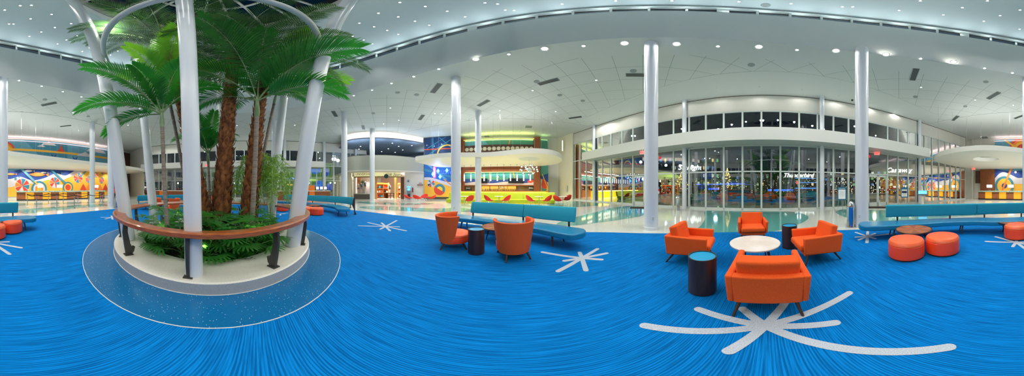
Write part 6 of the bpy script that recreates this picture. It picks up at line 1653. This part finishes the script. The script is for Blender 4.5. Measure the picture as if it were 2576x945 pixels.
for x, y, w in [(1330, 318, .9), (1276, 345, .9), (1225, 342, .8), (2477, 345, 1.0)]:
    p = fl(x, y, ZC - .02); t = thing('ceiling_panel_vent', {1330: 'square ceiling diffuser above the globe chandelier', 1276: 'square ceiling diffuser over the perforated bar panel', 1225: 'square ceiling diffuser beside the slimmer bar column', 2477: 'square ceiling diffuser above the hole of the reception canopy'}[x], 'vent', (*p, ZC - .04))
    MB().box((0, 0, 0), (w, w, .03)).build('frame', M['white'], parent=t, smooth=False); MB().box((0, 0, -.018), (w * .8, w * .8, .01)).build('core', M['grillegrey'], parent=t, smooth=False)
o = thing('security_camera', 'small dark dome camera hanging under the ceiling near the glass front', 'camera', (*fl(2144, 250, ZC), ZC - .03)); MB().lathe([(.08, .0), (.08, -.06), (.05, -.11), (.001, -.13)][::-1], 16, cap0=False).build('dome', M['black'], parent=o)
# cove lights along the end walls
def cove(name, label, p, q, z, col, st, w):
    A, B = Vector((*p, z)), Vector((*q, z)); L = (B - A).length; c = (A + B) / 2; rz = math.atan2(B.y - A.y, B.x - A.x)
    o = MB().box((0, 0, 0), (L, .1, .05)).build(name, emis(name + '_glow', col, st), loc=c, rz=rz, smooth=False); tag(o, label, 'light')
    n = max(2, int(L / 2.2))
    for k in range(n):
        f = (k + .5) / n; P = A.lerp(B, f)
        l = bpy.data.lights.new(name, 'AREA'); l.shape = 'RECTANGLE'; l.size = L / n; l.size_y = .1; l.energy = w * L / n; l.color = lin(col)[:3]
        lo = bpy.data.objects.new(name, l); COL.objects.link(lo); lo.location = P + Vector((0, 0, .06)); lo.rotation_euler = (PI, 0, rz)
cove('cove_glow_strip', 'pink-white cove light strip along the top of the reception mural', (SX0, WS + .5), (-16.5, WS + .5), 7.75, '#ffdede', 1.0, 5)
cove('cove_glow_strip', 'yellow-green cove light strip above the perforated bar panel', (xi0, WBY - .25), (xi1, WBY - .25), 7.62, '#f0ff80', 1.2, 6)
cove('cove_glow_strip', 'green-lit cove strip beside the wooden pier near the glass front', (wx(1361, 20.2), 20.2), (wx(1377, 20.2), 20.2), 7.7, '#c8ffa0', 1.0, 5)
# lights for bar niche, bar front, neon, counters, shop
def strip(p, q, w, col, size_y=.08, rot=(0, 0, 0), n=1, name='strip_lamp'):
    A, B = Vector(p), Vector(q); L = (B - A).length; rz = math.atan2(B.y - A.y, B.x - A.x)
    for k in range(n):
        P = A.lerp(B, (k + .5) / n); l = bpy.data.lights.new(name, 'AREA'); l.shape = 'RECTANGLE'; l.size = L / n; l.size_y = size_y; l.energy = w / n; l.color = lin(col)[:3]
        o = bpy.data.objects.new(name, l); COL.objects.link(o); o.location = P; o.rotation_euler = (rot[0], rot[1], rz)
strip((xi0 + .1, WBY + .12, 3.4), (xi1 - .1, WBY + .12, 3.4), 90, '#f4ffb0', rot=(R(-25), 0, 0), n=3)
strip((x0, 17.46, 1.0), (x1, 17.46, 1.0), 70, '#ffe850', rot=(R(-60), 0, 0), n=3)
strip((xi0, 19.4, 3.9), (xi1, 19.4, 3.9), 140, '#fff0d8', rot=(R(-15), 0, 0), n=3)
mm = (A + B) / 2
lamp('POINT', (pol(1100, 19.2)[0], pol(1100, 19.2)[1], 3.3), 90, (.25, .4, 1), .3, name='neon_glow')
lamp('POINT', (pol(1100, 20.0)[0], pol(1100, 20.0)[1], 6.9), 60, (.5, .7, 1), .3, name='mural_glow')
for x in range(30, 271, 34): 
    X = sx(x); lamp('SPOT', (X, WS + 1.6, 3.9), 150, size=.05, rot=(R(-38), 0, 0), cone=100, name='mural_wash')
for x in (2520, 2550): lamp('SPOT', (sx(x), WS + 1.6, 3.9), 110, size=.05, rot=(R(-38), 0, 0), cone=100, name='mural_wash')
for x, d in ((2480, 17.5), (2540, 16.5), (30, 16.5), (90, 17), (150, 18), (215, 19.5), (262, 20.5)): lamp('SPOT', (*pol(x, d), 3.95), 340, size=.06, cone=140, name='canopy_spot')
for x, d in ((1100, 16.5), (1180, 15.2), (1240, 15.4), (1300, 14.6), (1340, 15), (1380, 15.2), (1230, 17.6), (1330, 17.6)): lamp('SPOT', (*pol(x, d), 3.95), 260, (1, .93, .8), .06, cone=140, name='bar_canopy_spot')
for x, d in ((956, 23.3), (975, 23), (992, 23.4), (985, 24.3)): lamp('POINT', (*pol(x, d), 3.1), 420, (1, .9, .8), .15, name='shop_lamp')
for x, d in ((900, 21.9), (912, 21.75), (925, 21.7)): lamp('SPOT', (*pol(x, d), 2.9), 140, (1, .95, .9), .05, cone=120, name='window_lamp')
strip((PAR[2][0], PAR[2][1] + .5, 3.5), (PAR[-4][0], PAR[-4][1] + .3, 3.5), 60, '#fff0c0', n=2)
for k in range(3, len(PAR) - 3, 8): lamp('POINT', (PAR[k][0] * 1.0, PAR[k][1] + .6, 6.6), 60, (.7, .82, 1), .3, name='balcony_lamp')
# unseen lamps added to brighten the ceilings: entrance canopies, hanging canopies, slot-window ledge
for fn, k, ys in ((east, -.8, (-10, -6, -2, 2, 6, 10, 14)), (west, -.8, (-14, -10, -6, -2, 2, 6))):
    for y in ys: strip((*fn(y - 1.5, k), 5.3), (*fn(y + 1.5, k), 5.3), FILL_BAND, '#f4fff8', .3, (PI, 0, 0), 1, 'band_fill')
for x, d in ((1120, 15.5), (1230, 15.5), (1320, 14), (2420, 14.5), (2510, 14), (20, 15), (100, 17), (190, 18.5)):
    lamp('AREA', (*pol(x, d), 4.6), FILL_CAN, (1, 1, .97), .6, (PI, 0, 0), name='canopy_fill')
for k in range(40):
    t_ = 2 * PI * k / 40; lamp('AREA', (*ell(t_, .1), ZT + .1), UP_SLOT, (.85, .97, 1), .3, Vector((-cos(t_), -sin(t_), .9)).to_track_quat('-Z', 'Y').to_euler(), name='slot_uplight')
# entrance canopies and outside
for x, d in ((1700, 13.5), (1800, 14.5), (1900, 14), (2000, 14), (2100, 14.5), (2250, 16), (2380, 20)): lamp('SPOT', (*pol(x, d), 4.2), 70, (1, .95, .8), .1, cone=150, name='porch_spot')
for x, d, c, w in ((1800, 26, (.5, .7, 1), 150), (1900, 25, (.6, 1, .6), 100), (2010, 28, (.5, .6, 1), 200), (1700, 24, (.8, 1, .5), 150), (2200, 28, (1, .8, .55), 300), (2330, 28, (1, .8, .5), 250)): lamp('POINT', (*pol(x, d), 3.5), w, c, .3, name='garden_lamp')
for y, c in ((-6, (.7, .8, 1)), (2, (.6, .75, 1)), (9, (.8, 1, .6)), (15, (.7, .9, .7))): lamp('POINT', (-28.5, y, 5), 220, c, .4, name='games_lamp')

# world: night sky
w = bpy.data.worlds.new('night'); bpy.context.scene.world = w; w.use_nodes = True
w.node_tree.nodes['Background'].inputs['Color'].default_value = (.012, .016, .026, 1); w.node_tree.nodes['Background'].inputs['Strength'].default_value = 1.0

# ================================================================ CAMERA
cam = bpy.data.cameras.new('camera'); cam.type = 'PANO'
cam.panorama_type = 'EQUIRECTANGULAR'
half = 472.5 / K
cam.latitude_min, cam.latitude_max = -half, half
cam.longitude_min, cam.longitude_max = -PI, PI
cam.clip_start = .05; cam.clip_end = 500
co = bpy.data.objects.new('camera', cam); COL.objects.link(co); co.location = (0, 0, H); co.rotation_euler = (PI / 2, 0, 0)
S = bpy.context.scene; S.camera = co
S.view_settings.view_transform = 'Standard'; S.view_settings.look = 'None'; S.view_settings.gamma = 1.0; S.view_settings.use_curve_mapping = False
S.view_settings.exposure = 0.28
try:
    S.cycles.use_denoising = True; S.cycles.denoiser = 'OPENIMAGEDENOISE'
    S.cycles.max_bounces = 9; S.cycles.diffuse_bounces = 4; S.cycles.glossy_bounces = 3; S.cycles.transparent_max_bounces = 12
    S.cycles.sample_clamp_indirect = 6.0; S.cycles.caustics_reflective = False; S.cycles.caustics_refractive = False
    S.cycles.use_adaptive_sampling = True; S.cycles.adaptive_threshold = .015
except Exception: pass
